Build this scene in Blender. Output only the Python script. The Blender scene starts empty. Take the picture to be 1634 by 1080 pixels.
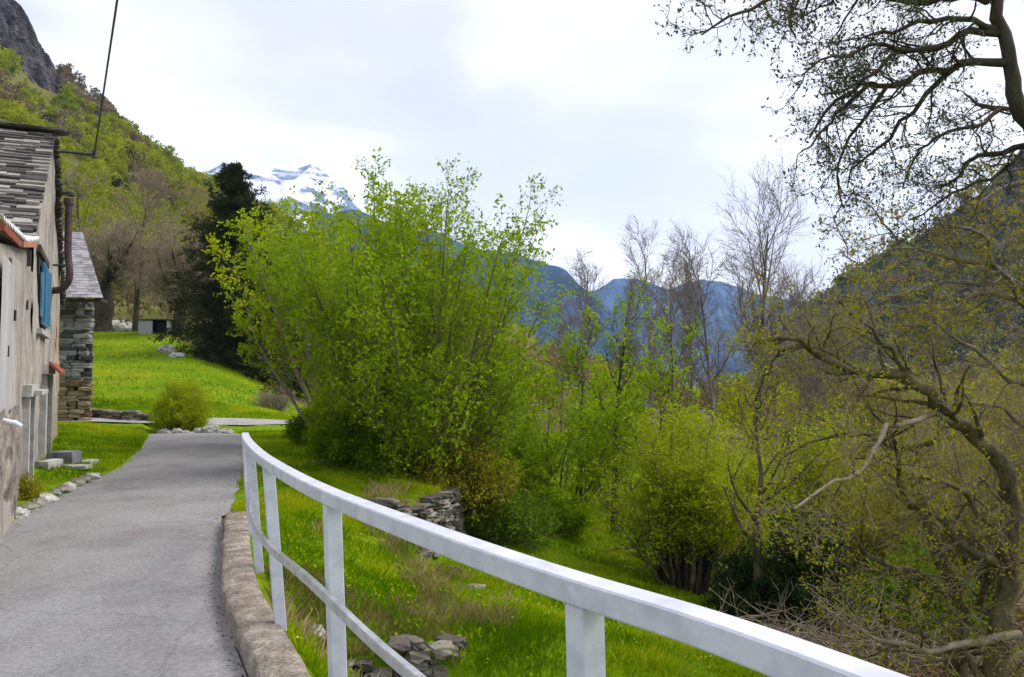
import bpy, bmesh, math, random
import numpy as np
from mathutils import Vector
R = math.radians
scene = bpy.context.scene
COL = scene.collection
# ------------------------------------------------------------------ camera
PITCH = math.atan(60/1400)
CAMZ = 1.65
cd = bpy.data.cameras.new("camera"); cam = bpy.data.objects.new("camera", cd); COL.objects.link(cam)
cam.location = (0, 0, CAMZ); cam.rotation_euler = (R(90)+PITCH, 0, 0)
cd.sensor_width = 36; cd.lens = 1400/1634*36; cd.clip_start = .05; cd.clip_end = 20000
scene.camera = cam
# ------------------------------------------------------------------ sky, sun, exposure
SUN_EL, SUN_AZ = R(50), R(68)      # azimuth from +Y clockwise
w = bpy.data.worlds.new("World"); scene.world = w; w.use_nodes = True
nt = w.node_tree; nt.nodes.clear()
def N(t, **k):
    n = nt.nodes.new(t)
    for a, b in k.items(): setattr(n, a, b)
    return n
def L(a, b): nt.links.new(a, b)
sky = N('ShaderNodeTexSky', sky_type='NISHITA', sun_disc=False, sun_elevation=SUN_EL, sun_rotation=SUN_AZ)
bg = N('ShaderNodeBackground'); bg.inputs[1].default_value = .1
tc = N('ShaderNodeTexCoord'); mp = N('ShaderNodeMapping'); mp.inputs['Scale'].default_value = (1, 1, 2.6)
mp.inputs['Location'].default_value = (.35, .2, .1)
L(tc.outputs['Generated'], mp.inputs[0])
n1 = N('ShaderNodeTexNoise'); n1.inputs['Scale'].default_value = 2.3; n1.inputs['Detail'].default_value = 4; n1.inputs['Roughness'].default_value = .45
n1.inputs['Distortion'].default_value = .3
L(mp.outputs[0], n1.inputs[0])
cr = N('ShaderNodeValToRGB')
cr.color_ramp.elements[0].position = .36; cr.color_ramp.elements[0].color = (3.15, 3.15, 3.4, 1)
cr.color_ramp.elements[1].position = .60; cr.color_ramp.elements[1].color = (4.6, 4.6, 4.65, 1)
e = cr.color_ramp.elements.new(.47); e.color = (3.45, 3.45, 3.75, 1)
L(n1.outputs[0], cr.inputs[0])
mx = N('ShaderNodeMix', data_type='RGBA'); mx.inputs[0].default_value = .97
L(sky.outputs[0], mx.inputs[6]); L(cr.outputs[0], mx.inputs[7]); 
sx = N('ShaderNodeSeparateXYZ'); L(tc.outputs['Generated'], sx.inputs[0])
hr = N('ShaderNodeMapRange'); hr.inputs[1].default_value = 0; hr.inputs[2].default_value = .35; hr.inputs[3].default_value = 1.3; hr.inputs[4].default_value = 1.0; L(sx.outputs['Z'], hr.inputs[0])
mh = N('ShaderNodeMix', data_type='RGBA', blend_type='MULTIPLY'); mh.inputs[0].default_value = 1; L(mx.outputs[2], mh.inputs[6]); L(hr.outputs[0], mh.inputs[7]); L(mh.outputs[2], bg.inputs[0])
L(bg.outputs[0], N('ShaderNodeOutputWorld').inputs[0])
sd = bpy.data.lights.new("sun", 'SUN'); sun = bpy.data.objects.new("sun", sd); COL.objects.link(sun)
sd.energy = 1.5; sd.angle = R(32); sd.color = (1, .95, .87)
sdir = Vector((math.sin(SUN_AZ)*math.cos(SUN_EL), math.cos(SUN_AZ)*math.cos(SUN_EL), math.sin(SUN_EL)))
sun.rotation_euler = sdir.to_track_quat('Z', 'Y').to_euler()
scene.view_settings.view_transform = 'Standard'; scene.view_settings.look = 'None'
scene.view_settings.gamma = 1; scene.view_settings.exposure = 1.5
scene.cycles.max_bounces = 9; scene.cycles.diffuse_bounces = 6; scene.cycles.transmission_bounces = 5
scene.cycles.transparent_max_bounces = 4; scene.cycles.volume_bounces = 2; scene.cycles.glossy_bounces = 2

# ------------------------------------------------------------------ maths helpers
def px(x, y, Y):
    """point seen at photo pixel (x, y) at forward distance Y"""
    yc = 540 - y
    dy = 1400*math.cos(PITCH) - yc*math.sin(PITCH); dz = 1400*math.sin(PITCH) + yc*math.cos(PITCH)
    t = Y/dy
    return np.array([(x-817)*t, Y, CAMZ + dz*t])
def sm(a, b, x):
    t = np.clip((x-a)/(b-a), 0, 1); return t*t*(3-2*t)
def hsh(ix, iy, iz):
    h = (ix.astype(np.int64)*374761393 + iy.astype(np.int64)*668265263 + iz*1274126177) & 0xffffffff
    h = ((h ^ (h >> 13))*1103515245) & 0xffffffff
    h = (h ^ (h >> 16)) & 0xffff
    return h/65535.0
def vn(x, y, seed=0):
    ix = np.floor(x); iy = np.floor(y); fx = x-ix; fy = y-iy
    fx = fx*fx*(3-2*fx); fy = fy*fy*(3-2*fy)
    a = hsh(ix, iy, seed); b = hsh(ix+1, iy, seed); c = hsh(ix, iy+1, seed); d = hsh(ix+1, iy+1, seed)
    return (a*(1-fx)+b*fx)*(1-fy) + (c*(1-fx)+d*fx)*fy - .5
def fbm(x, y, o=4, seed=0, g=.5):
    s = 0; a = 1
    for k in range(o):
        s = s + a*vn(x*2**k + 13.7*k, y*2**k - 7.3*k, seed+k); a *= g
    return s
def mesh_obj(name, v, faces, mat, parent=None, smooth=False, tint=None):
    me = bpy.data.meshes.new(name)
    v = np.asarray(v, dtype=np.float32).reshape(-1, 3)
    me.vertices.add(len(v)); me.vertices.foreach_set('co', v.ravel())
    if not isinstance(faces, (list, tuple)): faces = [faces]
    faces = [np.asarray(f) for f in faces if len(f)]
    li = np.concatenate([f.ravel() for f in faces]).astype(np.int32)
    tot = np.concatenate([np.full(len(f), f.shape[1]) for f in faces]).astype(np.int32)
    me.loops.add(len(li)); me.loops.foreach_set('vertex_index', li)
    me.polygons.add(len(tot))
    me.polygons.foreach_set('loop_start', np.concatenate([[0], np.cumsum(tot)[:-1]]).astype(np.int32))
    me.polygons.foreach_set('loop_total', tot)
    me.polygons.foreach_set('use_smooth', np.full(len(tot), smooth))
    if tint is not None:
        at = me.attributes.new('tint', 'FLOAT', 'POINT'); at.data.foreach_set('value', np.asarray(tint, dtype=np.float32))
    me.update(calc_edges=True)
    if mat: me.materials.append(mat)
    o = bpy.data.objects.new(name, me); COL.objects.link(o)
    if parent is not None: o.parent = parent
    return o
def tag(o, label=None, cat=None, group=None, kind=None):
    if label: o['label'] = label
    if cat: o['category'] = cat
    if group: o['group'] = group
    if kind: o['kind'] = kind
    return o
def thing(name, label, cat, loc=(0, 0, 0), group=None):
    o = bpy.data.objects.new(name, None); COL.objects.link(o); o.empty_display_size = .2
    o.location = [float(c) for c in loc]
    return tag(o, label, cat, group)
def place(o, root):
    """child mesh built in world coordinates; keep it there under its thing"""
    o.parent = root
    o.matrix_parent_inverse.identity()
    base = np.zeros(3); q = root
    while q is not None: base += np.array(q.location); q = q.parent
    n = len(o.data.vertices); c = np.empty(n*3, dtype=np.float32); o.data.vertices.foreach_get('co', c)
    c = c.reshape(-1, 3) - base.astype(np.float32); o.data.vertices.foreach_set('co', c.ravel()); o.data.update()
    return o

# ------------------------------------------------------------------ materials
def mat(name, c1, c2, scale=5, rough=.85, bump=.0, bscale=None, attr=False, transl=0, detail=6, c3=None, spec=.3, coord='Object', stretch=(1, 1, 1), lo=.35, hi=.65, metal=0):
    m = bpy.data.materials.new(name); m.use_nodes = True; t = m.node_tree; t.nodes.clear()
    def n(tp, **k):
        q = t.nodes.new(tp)
        for a, b in k.items(): setattr(q, a, b)
        return q
    out = n('ShaderNodeOutputMaterial'); p = n('ShaderNodeBsdfPrincipled')
    p.inputs['Roughness'].default_value = rough; p.inputs['Specular IOR Level'].default_value = spec; p.inputs['Metallic'].default_value = metal
    ramp = n('ShaderNodeValToRGB'); cs = [c1, c2] if c3 is None else [c1, c2, c3]
    ramp.color_ramp.elements[0].position = 0 if attr else lo; ramp.color_ramp.elements[1].position = 1 if attr else hi
    ramp.color_ramp.elements[0].color = (*cs[0], 1); ramp.color_ramp.elements[1].color = (*cs[-1], 1)
    if c3 is not None:
        e = ramp.color_ramp.elements.new(.5); e.color = (*c2, 1)
    co = n('ShaderNodeTexCoord'); mp = n('ShaderNodeMapping'); mp.inputs['Scale'].default_value = stretch
    t.links.new(co.outputs[coord], mp.inputs[0])
    if attr:
        a = n('ShaderNodeAttribute', attribute_name='tint'); t.links.new(a.outputs['Fac'], ramp.inputs[0])
        colr = ramp.outputs[0]
        if not transl:
            nz = n('ShaderNodeTexNoise'); nz.inputs['Scale'].default_value = scale; nz.inputs['Detail'].default_value = detail
            t.links.new(mp.outputs[0], nz.inputs[0])
            mr = n('ShaderNodeMapRange'); mr.inputs[3].default_value = .55; mr.inputs[4].default_value = 1.45
            t.links.new(nz.outputs[0], mr.inputs[0])
            mm = n('ShaderNodeMix', data_type='RGBA', blend_type='MULTIPLY'); mm.inputs[0].default_value = 1
            t.links.new(colr, mm.inputs[6]); t.links.new(mr.outputs[0], mm.inputs[7]); colr = mm.outputs[2]
    else:
        nz = n('ShaderNodeTexNoise'); nz.inputs['Scale'].default_value = scale; nz.inputs['Detail'].default_value = detail; nz.inputs['Roughness'].default_value = .6
        t.links.new(mp.outputs[0], nz.inputs[0]); t.links.new(nz.outputs[0], ramp.inputs[0]); colr = ramp.outputs[0]
    t.links.new(colr, p.inputs['Base Color'])
    if bump:
        nb = n('ShaderNodeTexNoise'); nb.inputs['Scale'].default_value = bscale or scale*4; nb.inputs['Detail'].default_value = 5
        t.links.new(mp.outputs[0], nb.inputs[0])
        b = n('ShaderNodeBump'); b.inputs['Strength'].default_value = 1; b.inputs['Distance'].default_value = bump
        t.links.new(nb.outputs[0], b.inputs['Height']); t.links.new(b.outputs[0], p.inputs['Normal'])
    if transl:
        tr = n('ShaderNodeBsdfTranslucent'); t.links.new(colr, tr.inputs[0])
        ms = n('ShaderNodeMixShader'); ms.inputs[0].default_value = transl
        t.links.new(p.outputs[0], ms.inputs[1]); t.links.new(tr.outputs[0], ms.inputs[2]); t.links.new(ms.outputs[0], out.inputs[0])
    else: t.links.new(p.outputs[0], out.inputs[0])
    return m

# ------------------------------------------------------------------ terrain height
LY = [-40, 0, 4.8, 9.4, 13.2, 15.9, 20, 24, 27, 40]; LX = [12, -1.6, -3.5, -5.48, -6.5, -7.05, -8.4, -9.9, -11.3, -18]
RY = [-40, 0, 1, 2, 3, 3.8, 4.4, 5.4, 6.5, 7.5, 8.6, 9.8, 10.7, 15.4, 21, 24, 27, 40]; RX = [18, 1.0, .62, .03, -.61, -.96, -1.21, -1.64, -2.1, -2.44, -2.79, -3.16, -3.5, -4.75, -6.4, -7.3, -8.6, -15]
EY = [-40, 2, 5.5, 7.0, 7.35, 7.6, 9.5, 11.6, 12.7, 14.4, 20, 30, 60]; EX = [20, 1.4, -.7, -1.45, -.75, -.46, -.8, -1.5, -1.75, -1.2, -.5, 2, 6]
sil_x = [-900, -300, 0, 20, 50, 80, 130, 200, 270, 345, 430, 520, 600, 700, 800, 900, 960, 1100]
sil_y = [-500, -180, -25, 12, 62, 108, 160, 208, 262, 300, 352, 405, 440, 480, 520, 565, 600, 640]
def terr(X, Y):
    X = np.asarray(X, float); Y = np.asarray(Y, float)
    lx = np.interp(Y, LY, LX); rx = np.interp(Y, RY, RX); ex = np.interp(Y, EY, EX)
    a = X/np.maximum(Y, 5)
    # left bank and meadow
    dl = lx - X
    bank = .03 + .26*sm(0, 2.2, dl) + .08*sm(2, 6, dl)
    g = np.interp(a, [-.40, -.365, -.30, -.24, -.15, -.05], [1, .97, .62, .30, .12, 0])
    meadow = np.clip(Y-27, 0, 34)*.135*g + .12*sm(24, 28, Y)
    yb = 62
    up = np.clip((Y-yb)/300, 0, 1)
    silz = 1.65 + (600-np.interp(a*1400+817, sil_x, sil_y))/1400*Y
    rough = fbm(X/40, Y/40, 4, 5)*14*up
    hill = np.maximum(silz, -40)*np.minimum(up**.75, 1) + rough
    hill = hill*np.where(Y > 362, np.clip(1-(Y-362)/200, 0, 1), 1)
    left = np.where(Y > 24, .2*sm(24, 28, Y), 0)*0 + np.where(dl > 0, bank*(1-sm(24, 30, Y)), 0) + meadow
    # right shelves
    dr = X - rx
    zedge = np.interp(Y, [5, 7.5, 9.5, 12, 13.5, 16, 30], [-.55, -.6, -.62, -.42, -.2, -.15, -.1])
    zs = -.0 + zedge*sm(.2, 1.0, dr/np.maximum(ex-rx, .3))
    d = X-ex
    zl = -1.0 - 1.15*sm(0, 6, d) - .035*np.clip(Y-7, 0, 23) + .45*(sm(12, 8, Y))*sm(7, 1, d) - .4*sm(6, 30, d)
    zl = np.where(Y < 7, np.minimum(zl, -1.3), zl)
    right = zs*(1-sm(0, .3, d)) + zl*sm(0, .3, d)
    farr = -3.2 + 2.2*sm(35, 55, Y)*sm(.35, 0, a) + 6*sm(50, 85, Y)*sm(.14, .02, a)
    right = right*(1-sm(24, 50, Y)) + farr*sm(24, 50, Y)
    z = np.where(dr > 0, right, np.where(dl > 0, left, -.05))
    inner = (dr > -.0) | (dl > 0)
    z = np.where(inner, z, -.05)
    # behind the crest: meadow everywhere on the left, blend right
    b = sm(25, 30, Y)
    zfar = meadow + np.minimum(right, 0)*sm(-.34, -.05, a)
    z = z*(1-b) + zfar*b
    u2 = sm(yb, yb+60, Y)*sm(.2, .02, a)
    z = z*(1-u2) + np.maximum(hill, -60)*u2 + (4.8*(1-up))*u2*g
    # valley drop
    vd = sm(26, 330, X)*1.0
    vd = np.maximum(vd, sm(90, 420, Y)*sm(.02, .14, a)); vd = np.maximum(vd, sm(560, 900, Y)); vd = np.maximum(vd, sm(-60, -400, Y))
    z = z*(1-vd) - 190*vd
    z = z + fbm(X/2.5, Y/2.5, 3, 9)*.10*sm(.3, 1.5, np.maximum(dr, dl))*(np.abs(Y) < 400)
    z = z + fbm(X/.5, Y/.5, 2, 19)*.045*sm(.1, .5, np.maximum(dr, dl))*(np.abs(Y) < 40)
    return z
def T(x, y): return float(terr(np.array([x]), np.array([y]))[0])
def on_ground(x, y, it=40):
    """ground point seen at photo pixel (x, y)"""
    p1 = px(x, y, 1.0); d = p1-np.array([0, 0, CAMZ]); s = np.concatenate([np.arange(2, 60, .05), np.arange(60, 500, 1)])
    P = np.array([0, 0, CAMZ]) + s[:, None]*d
    h = P[:, 2]-terr(P[:, 0], P[:, 1]); k = np.argmax(h < 0)
    if h.min() > 0: k = len(s)-1
    return P[k]
# ------------------------------------------------------------------ ground sheet
M_road = mat('asphalt', (.155, .14, .145), (.24, .235, .24), scale=.8, rough=.88, bump=.008, bscale=90, detail=15, stretch=(1.2, .8, 1), c3=(.29, .28, .285), lo=.28, hi=.74)
_t = M_road.node_tree; _nz = [q for q in _t.nodes if q.type == 'TEX_NOISE'][0]; _nz.inputs['Roughness'].default_value = .68
_p = [q for q in _t.nodes if q.type == 'BSDF_PRINCIPLED'][0]; _c = _p.inputs['Base Color'].links[0].from_socket; _co = [q for q in _t.nodes if q.type == 'TEX_COORD'][0]
def _mul(c, sc, lo_, hi_, a0, a1, dt=4, _t=_t, _co=_co):
    n = _t.nodes.new('ShaderNodeTexNoise'); n.inputs['Scale'].default_value = sc; n.inputs['Detail'].default_value = dt; _t.links.new(_co.outputs['Object'], n.inputs[0])
    r = _t.nodes.new('ShaderNodeValToRGB'); r.color_ramp.elements[0].position = a0; r.color_ramp.elements[1].position = a1
    r.color_ramp.elements[0].color = (*lo_, 1); r.color_ramp.elements[1].color = (*hi_, 1); _t.links.new(n.outputs[0], r.inputs[0])
    m = _t.nodes.new('ShaderNodeMix'); m.data_type = 'RGBA'; m.blend_type = 'MULTIPLY'; m.inputs[0].default_value = 1
    _t.links.new(c, m.inputs[6]); _t.links.new(r.outputs[0], m.inputs[7]); return m.outputs[2]
_c = _mul(_c, 140, (.8, .8, .8), (1.18, 1.18, 1.18), .35, .65, 2)
_c = _mul(_c, 28, (.82, .82, .82), (1.14, 1.14, 1.14), .35, .65, 5)
_c = _mul(_c, 1.7, (1.01, .975, .985), (.98, 1.0, .985), .42, .58, 5)
_vo = _t.nodes.new('ShaderNodeTexVoronoi'); _vo.feature = 'DISTANCE_TO_EDGE'; _vo.inputs['Scale'].default_value = .55; _vo.inputs['Randomness'].default_value = 1
_dn = _t.nodes.new('ShaderNodeTexNoise'); _dn.inputs['Scale'].default_value = 2.2; _dn.inputs['Detail'].default_value = 6; _t.links.new(_co.outputs['Object'], _dn.inputs[0])
_vm = _t.nodes.new('ShaderNodeMix'); _vm.data_type = 'VECTOR'; _vm.inputs[0].default_value = .28; _t.links.new(_co.outputs['Object'], _vm.inputs[4]); _t.links.new(_dn.outputs['Color'], _vm.inputs[5]); _t.links.new(_vm.outputs[1], _vo.inputs['Vector'])
_vr = _t.nodes.new('ShaderNodeMapRange'); _vr.inputs[1].default_value = .001; _vr.inputs[2].default_value = .007; _vr.inputs[3].default_value = .55; _vr.inputs[4].default_value = 1.0; _t.links.new(_vo.outputs['Distance'], _vr.inputs[0])
_vx = _t.nodes.new('ShaderNodeMix'); _vx.data_type = 'RGBA'; _vx.blend_type = 'MULTIPLY'; _vx.inputs[0].default_value = .4; _t.links.new(_c, _vx.inputs[6]); _t.links.new(_vr.outputs[0], _vx.inputs[7]); _c = _vx.outputs[2]
_t.links.new(_c, _p.inputs['Base Color'])
def ground_mat():
    m = bpy.data.materials.new('meadow_ground'); m.use_nodes = True; t = m.node_tree; t.nodes.clear()
    def n(tp, **k):
        q = t.nodes.new(tp)
        for a, b in k.items(): setattr(q, a, b)
        return q
    out = n('ShaderNodeOutputMaterial'); p = n('ShaderNodeBsdfPrincipled'); p.inputs['Roughness'].default_value = 1; p.inputs['Specular IOR Level'].default_value = .1
    co = n('ShaderNodeTexCoord')
    def noise(s, d=5):
        q = n('ShaderNodeTexNoise'); q.inputs['Scale'].default_value = s; q.inputs['Detail'].default_value = d; t.links.new(co.outputs['Object'], q.inputs[0]); return q
    def ramp(src, els):
        r = n('ShaderNodeValToRGB'); t.links.new(src, r.inputs[0])
        r.color_ramp.elements[0].position = els[0][0]; r.color_ramp.elements[0].color = (*els[0][1], 1)
        r.color_ramp.elements[1].position = els[-1][0]; r.color_ramp.elements[1].color = (*els[-1][1], 1)
        for q, c in els[1:-1]: r.color_ramp.elements.new(q).color = (*c, 1)
        return r.outputs[0]
    g1 = ramp(noise(.35, 8).outputs[0], [(.3, (.10, .19, .002)), (.5, (.145, .25, .002)), (.7, (.22, .26, .008))])
    g2 = ramp(noise(6, 6).outputs[0], [(.3, (.55, .55, .5)), (.7, (1.25, 1.2, 1.2))])
    mg = n('ShaderNodeMix', data_type='RGBA', blend_type='MULTIPLY'); mg.inputs[0].default_value = 1
    t.links.new(g1, mg.inputs[6]); t.links.new(g2, mg.inputs[7])
    soil = ramp(noise(9, 8).outputs[0], [(.3, (.05, .036, .02)), (.55, (.14, .10, .06)), (.75, (.22, .17, .11))])
    at = n('ShaderNodeAttribute', attribute_name='tint')
    nn = noise(3.5, 6); ad = n('ShaderNodeMath', operation='ADD'); sb = n('ShaderNodeMath', operation='SUBTRACT'); sb.inputs[1].default_value = .5
    t.links.new(nn.outputs[0], sb.inputs[0]); t.links.new(sb.outputs[0], ad.inputs[0]); t.links.new(at.outputs['Fac'], ad.inputs[1])
    mr = n('ShaderNodeMapRange'); mr.inputs[1].default_value = .4; mr.inputs[2].default_value = .6; t.links.new(ad.outputs[0], mr.inputs[0])
    mm = n('ShaderNodeMix', data_type='RGBA'); t.links.new(mr.outputs[0], mm.inputs[0]); t.links.new(mg.outputs[2], mm.inputs[6]); t.links.new(soil, mm.inputs[7])
    t.links.new(mm.outputs[2], p.inputs['Base Color'])
    nb = noise(30, 6); b = n('ShaderNodeBump'); b.inputs['Distance'].default_value = .03; t.links.new(nb.outputs[0], b.inputs['Height']); t.links.new(b.outputs[0], p.inputs['Normal'])
    t.links.new(p.outputs[0], out.inputs[0]); return m
NG = 820
u = np.linspace(-1, 1, NG); bb = 6.6
gx = -1 + 7*np.sinh(bb*u); gy = 11 + 7*np.sinh(bb*u)
gx = np.clip(gx, -3900, 3900); gy = np.clip(gy, -3400, 3900)
GX, GY = np.meshgrid(gx, gy); GZ = terr(GX, GY)
def soilmask(X, Y):
    rx = np.interp(Y, RY, RX); ex = np.interp(Y, EY, EX)
    a = X/np.maximum(Y, 3)
    s = 1*np.exp(-((X-ex+.05)/.28)**2)*sm(6, 7, Y)*(1-sm(18, 24, Y))*.53
    s = np.maximum(s, .75*sm(3.4, 5.2, X - (Y-11)*.02)*sm(5, 8, Y)*(1-sm(24, 34, Y)))       # litter under the right-hand wood
    s = np.maximum(s, .9*np.exp(-((X-rx)/.16)**2)*(Y < 11))
    s = np.maximum(s, .70*np.exp(-((X+2)/2.6)**2-((Y-20)/3.0)**2))
    s = np.maximum(s, .8*np.exp(-((X+20-(54.4-Y)*.87-1.2)/1.5)**2)*sm(40, 43, Y)*(1-sm(56, 60, Y)))
    s = np.maximum(s, .55*sm(.2, .12, a)*sm(66, 80, Y))
    s = np.maximum(s, .6*sm(30, 45, Y)*sm(-.05, .03, a))
    s = np.maximum(s, .47*np.exp(-((X+6.3)/2)**2-((Y-25.6)/1.0)**2))
    return s
ii = np.arange(NG*NG).reshape(NG, NG)
q = np.stack([ii[:-1, :-1], ii[:-1, 1:], ii[1:, 1:], ii[1:, :-1]], -1).reshape(-1, 4)
tag(mesh_obj('ground', np.stack([GX, GY, GZ], -1), q, ground_mat(), smooth=True, tint=soilmask(GX, GY).ravel()), kind='structure')

def ribbon(name, left, right, zf, m, nsub=6, thick=.0):
    """sheet between two polylines of equal length"""
    l = np.array(left, float); r = np.array(right, float); n = len(l)
    tt = np.linspace(0, 1, nsub+1)
    P = l[:, None, :]*(1-tt)[None, :, None] + r[:, None, :]*tt[None, :, None]
    Z = zf(P[..., 0], P[..., 1], tt)
    v = np.concatenate([P, Z[..., None]], -1)
    i = np.arange(n*(nsub+1)).reshape(n, nsub+1)
    f = np.stack([i[:-1, :-1], i[:-1, 1:], i[1:, 1:], i[1:, :-1]], -1).reshape(-1, 4)
    return mesh_obj(name, v, f, m, smooth=True)
ys = np.arange(-30, 27.6, .2)
lx = np.interp(ys, LY, LX); rx = np.interp(ys, RY, RX)
ker = np.ones(9)/9
sl = np.convolve(np.pad(lx, 4, 'edge'), ker, 'valid') + vn(ys*1.3, ys*0, 3)*.12
sr = np.convolve(np.pad(rx, 4, 'edge'), ker, 'valid') + vn(ys*1.7, ys*0, 4)*.06
zf = lambda x, y, t: np.where(y > 24, .004-.12*np.clip((y-24)/3, 0, 1)**2, .004) + .035*np.sin(np.pi*t)[None, :]
def rdz(x, y, t): return zf(x, y, t)
road = ribbon('road', np.stack([sl-.05, ys], -1), np.stack([sr+np.where(ys < 10.5, -.02+.05*fbm(ys*2.2, ys*0, 4, 44), .08), ys], -1), rdz, M_road, 10)
tag(road, kind='structure')
# lane that crosses beyond the crest
M_lane = mat('lane_gravel', (.26, .25, .25), (.36, .34, .33), scale=3, rough=.95, bump=.01)
lp = np.array([(-15.5, 26.6), (-13, 27.2), (-10.5, 27.7), (-8.5, 28.0), (-7, 28.3), (-5.5, 28.6), (-3, 29.2), (0, 30)])
lt = lp + np.array([-.1, .95])
tag(ribbon('path', lt, lp, lambda x, y, t: terr(x, y)+.05, M_lane, 5), kind='structure')

# ------------------------------------------------------------------ kerb wall and railing
M_kerb = mat('kerb_concrete', (.14, .115, .09), (.25, .21, .175), scale=6, rough=.95, bump=.03, bscale=38, detail=14, c3=(.42, .37, .31), lo=.3, hi=.70)
_t2 = M_kerb.node_tree; _p2 = [q for q in _t2.nodes if q.type == 'BSDF_PRINCIPLED'][0]; _c2 = _p2.inputs['Base Color'].links[0].from_socket; _co2 = [q for q in _t2.nodes if q.type == 'TEX_COORD'][0]
_c2 = _mul(_c2, 45, (.75, .74, .73), (1.25, 1.25, 1.25), .34, .66, 6, _t2, _co2)
_c2 = _mul(_c2, 160, (.78, .78, .78), (1.15, 1.15, 1.15), .36, .64, 2, _t2, _co2)
_t2.links.new(_c2, _p2.inputs['Base Color'])
M_rail = mat('rail_paint', (.40, .41, .49), (.57, .58, .67), scale=9, detail=12, lo=.25, hi=.6, rough=.42, bump=.0012, bscale=60, spec=.5)
M_steel = mat('rail_flat_bar', (.50, .50, .53), (.78, .78, .82), scale=12, rough=.3, bump=.0006, spec=.5, metal=.9)
M_bolt = mat('weld_plate', (.6, .61, .64), (.7, .71, .74), scale=20, rough=.5)
def sweep(path, prof, closed=True, caps=True):
    """prof: list of (side, up); swept along path with vertical up"""
    p = np.array(path, float); n = len(p); t = np.gradient(p, axis=0); t /= np.linalg.norm(t, axis=1)[:, None]
    s = np.stack([t[:, 1], -t[:, 0], t[:, 0]*0], -1); s /= np.linalg.norm(s, axis=1)[:, None]
    upv = np.cross(s, t)
    pr = np.array(prof, float); k = len(pr)
    v = p[:, None, :] + s[:, None, :]*pr[None, :, 0, None] + upv[:, None, :]*pr[None, :, 1, None]
    i = np.arange(n*k).reshape(n, k); j = np.roll(i, -1, axis=1)
    f = np.stack([i[:-1], j[:-1], j[1:], i[1:]], -1).reshape(-1, 4)
    fs = [f]
    if caps: fs += [i[0][None, ::-1], i[-1][None, :]]
    return v.reshape(-1, 3), fs
def smooth_path(pts, step=.08):
    p = np.array(pts, float); d = np.concatenate([[0], np.cumsum(np.linalg.norm(np.diff(p, axis=0), axis=1))])
    m = int(d[-1]/step)+2; s = np.linspace(0, d[-1], m)
    # Catmull-Rom
    out = []
    tg = np.gradient(p, d, axis=0)
    for x in s:
        k = min(np.searchsorted(d, x, side='right')-1, len(d)-2); h = d[k+1]-d[k]; u = (x-d[k])/h
        out.append((2*u**3-3*u**2+1)*p[k] + (u**3-2*u**2+u)*h*tg[k] + (-2*u**3+3*u**2)*p[k+1] + (u**3-u**2)*h*tg[k+1])
    return np.array(out)
# kerb (stone and concrete edging wall)
ky = np.array([.2, 1, 2, 3, 3.8, 4.4, 5.4, 6.5, 7.5, 8.6, 9.8])
kout = np.array([1.2, .86, .27, -.38, -.73, -.97, -1.40, -1.86, -2.2, -2.55, -2.92])
ko = smooth_path(np.stack([kout, ky, ky*0], -1), .05)[:, :2]
kw = .245 + .02*vn(ko[:, 1]*2.3, ko[:, 1]*0, 7)
tgk = np.gradient(ko, axis=0); tgk /= np.linalg.norm(tgk, axis=1)[:, None]; nrm = np.stack([-tgk[:, 1], tgk[:, 0]], -1)
ki = ko + nrm*kw[:, None]
gro = np.exp(-(((np.arange(len(ko))*.05+.35) % 1.35-.67)/.022)**2)*.03
rows = []
fr = [(1, -.6), (1, .08), (.99, .135), (.95, .152), (.75, .156), (.5, .155), (.25, .15), (.07, .138), (.01, .12), (0, .04), (0, -.25)]
for a, z in fr:
    c = ki*(1-a)+ko*a if True else 0
    jit = .016*fbm(c[:, 0]*5+z*9, c[:, 1]*5, 4, 31)
    rows.append(np.concatenate([c + nrm*(jit*(1 if a < .5 else -.3))[:, None], (z + .006*fbm(c[:, 0]*4+a*.5, c[:, 1]*4, 5, 33)+.014*fbm(c[:, 0]*22+a*9, c[:, 1]*16, 3, 34)-gro)[:, None]], 1))
kv = np.stack(rows, 1); n_, k_ = kv.shape[:2]; i = np.arange(n_*k_).reshape(n_, k_)
f1 = np.stack([i[:-1, :-1], i[1:, :-1], i[1:, 1:], i[:-1, 1:]], -1).reshape(-1, 4)
kerb = mesh_obj('kerb_wall', kv, [f1, i[0][None, ::-1], i[-1][None, :]], M_kerb, smooth=True)
tag(kerb, 'low weathered brown concrete kerb wall between the asphalt lane and the white railing', 'kerb')
# railing : pixel, depth -> real positions
rt = [(1.30, -.2), (.95, .6), (.59, 1.385), (.39, 1.75), (.155, 2.09), (-.36, 3.0), (-.78, 3.82), (-1.49, 5.4), (-2.08, 7.0), (-2.6, 8.6), (-3.03, 10.0)]
rz = [1.18, 1.18, 1.18, 1.18, 1.18, 1.17, 1.158, 1.15, 1.125, 1.07, 1.01]
top = smooth_path([(x, y, z-.03) for (x, y), z in zip(rt, rz)])
ra = thing('railing', 'white painted metal railing with a box top rail curving along the lane edge', 'railing', (-1.4, 5.4, .15))
hw, hh, cb = .038, .030, .005
prof = [(-hw+cb, -hh), (hw-cb, -hh), (hw, -hh+cb), (hw, hh-cb), (hw-cb, hh), (-hw+cb, hh), (-hw, hh-cb), (-hw, -hh+cb)]
v, f = sweep(top, prof); place(mesh_obj('top_rail', v, f, M_rail), ra)
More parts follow.
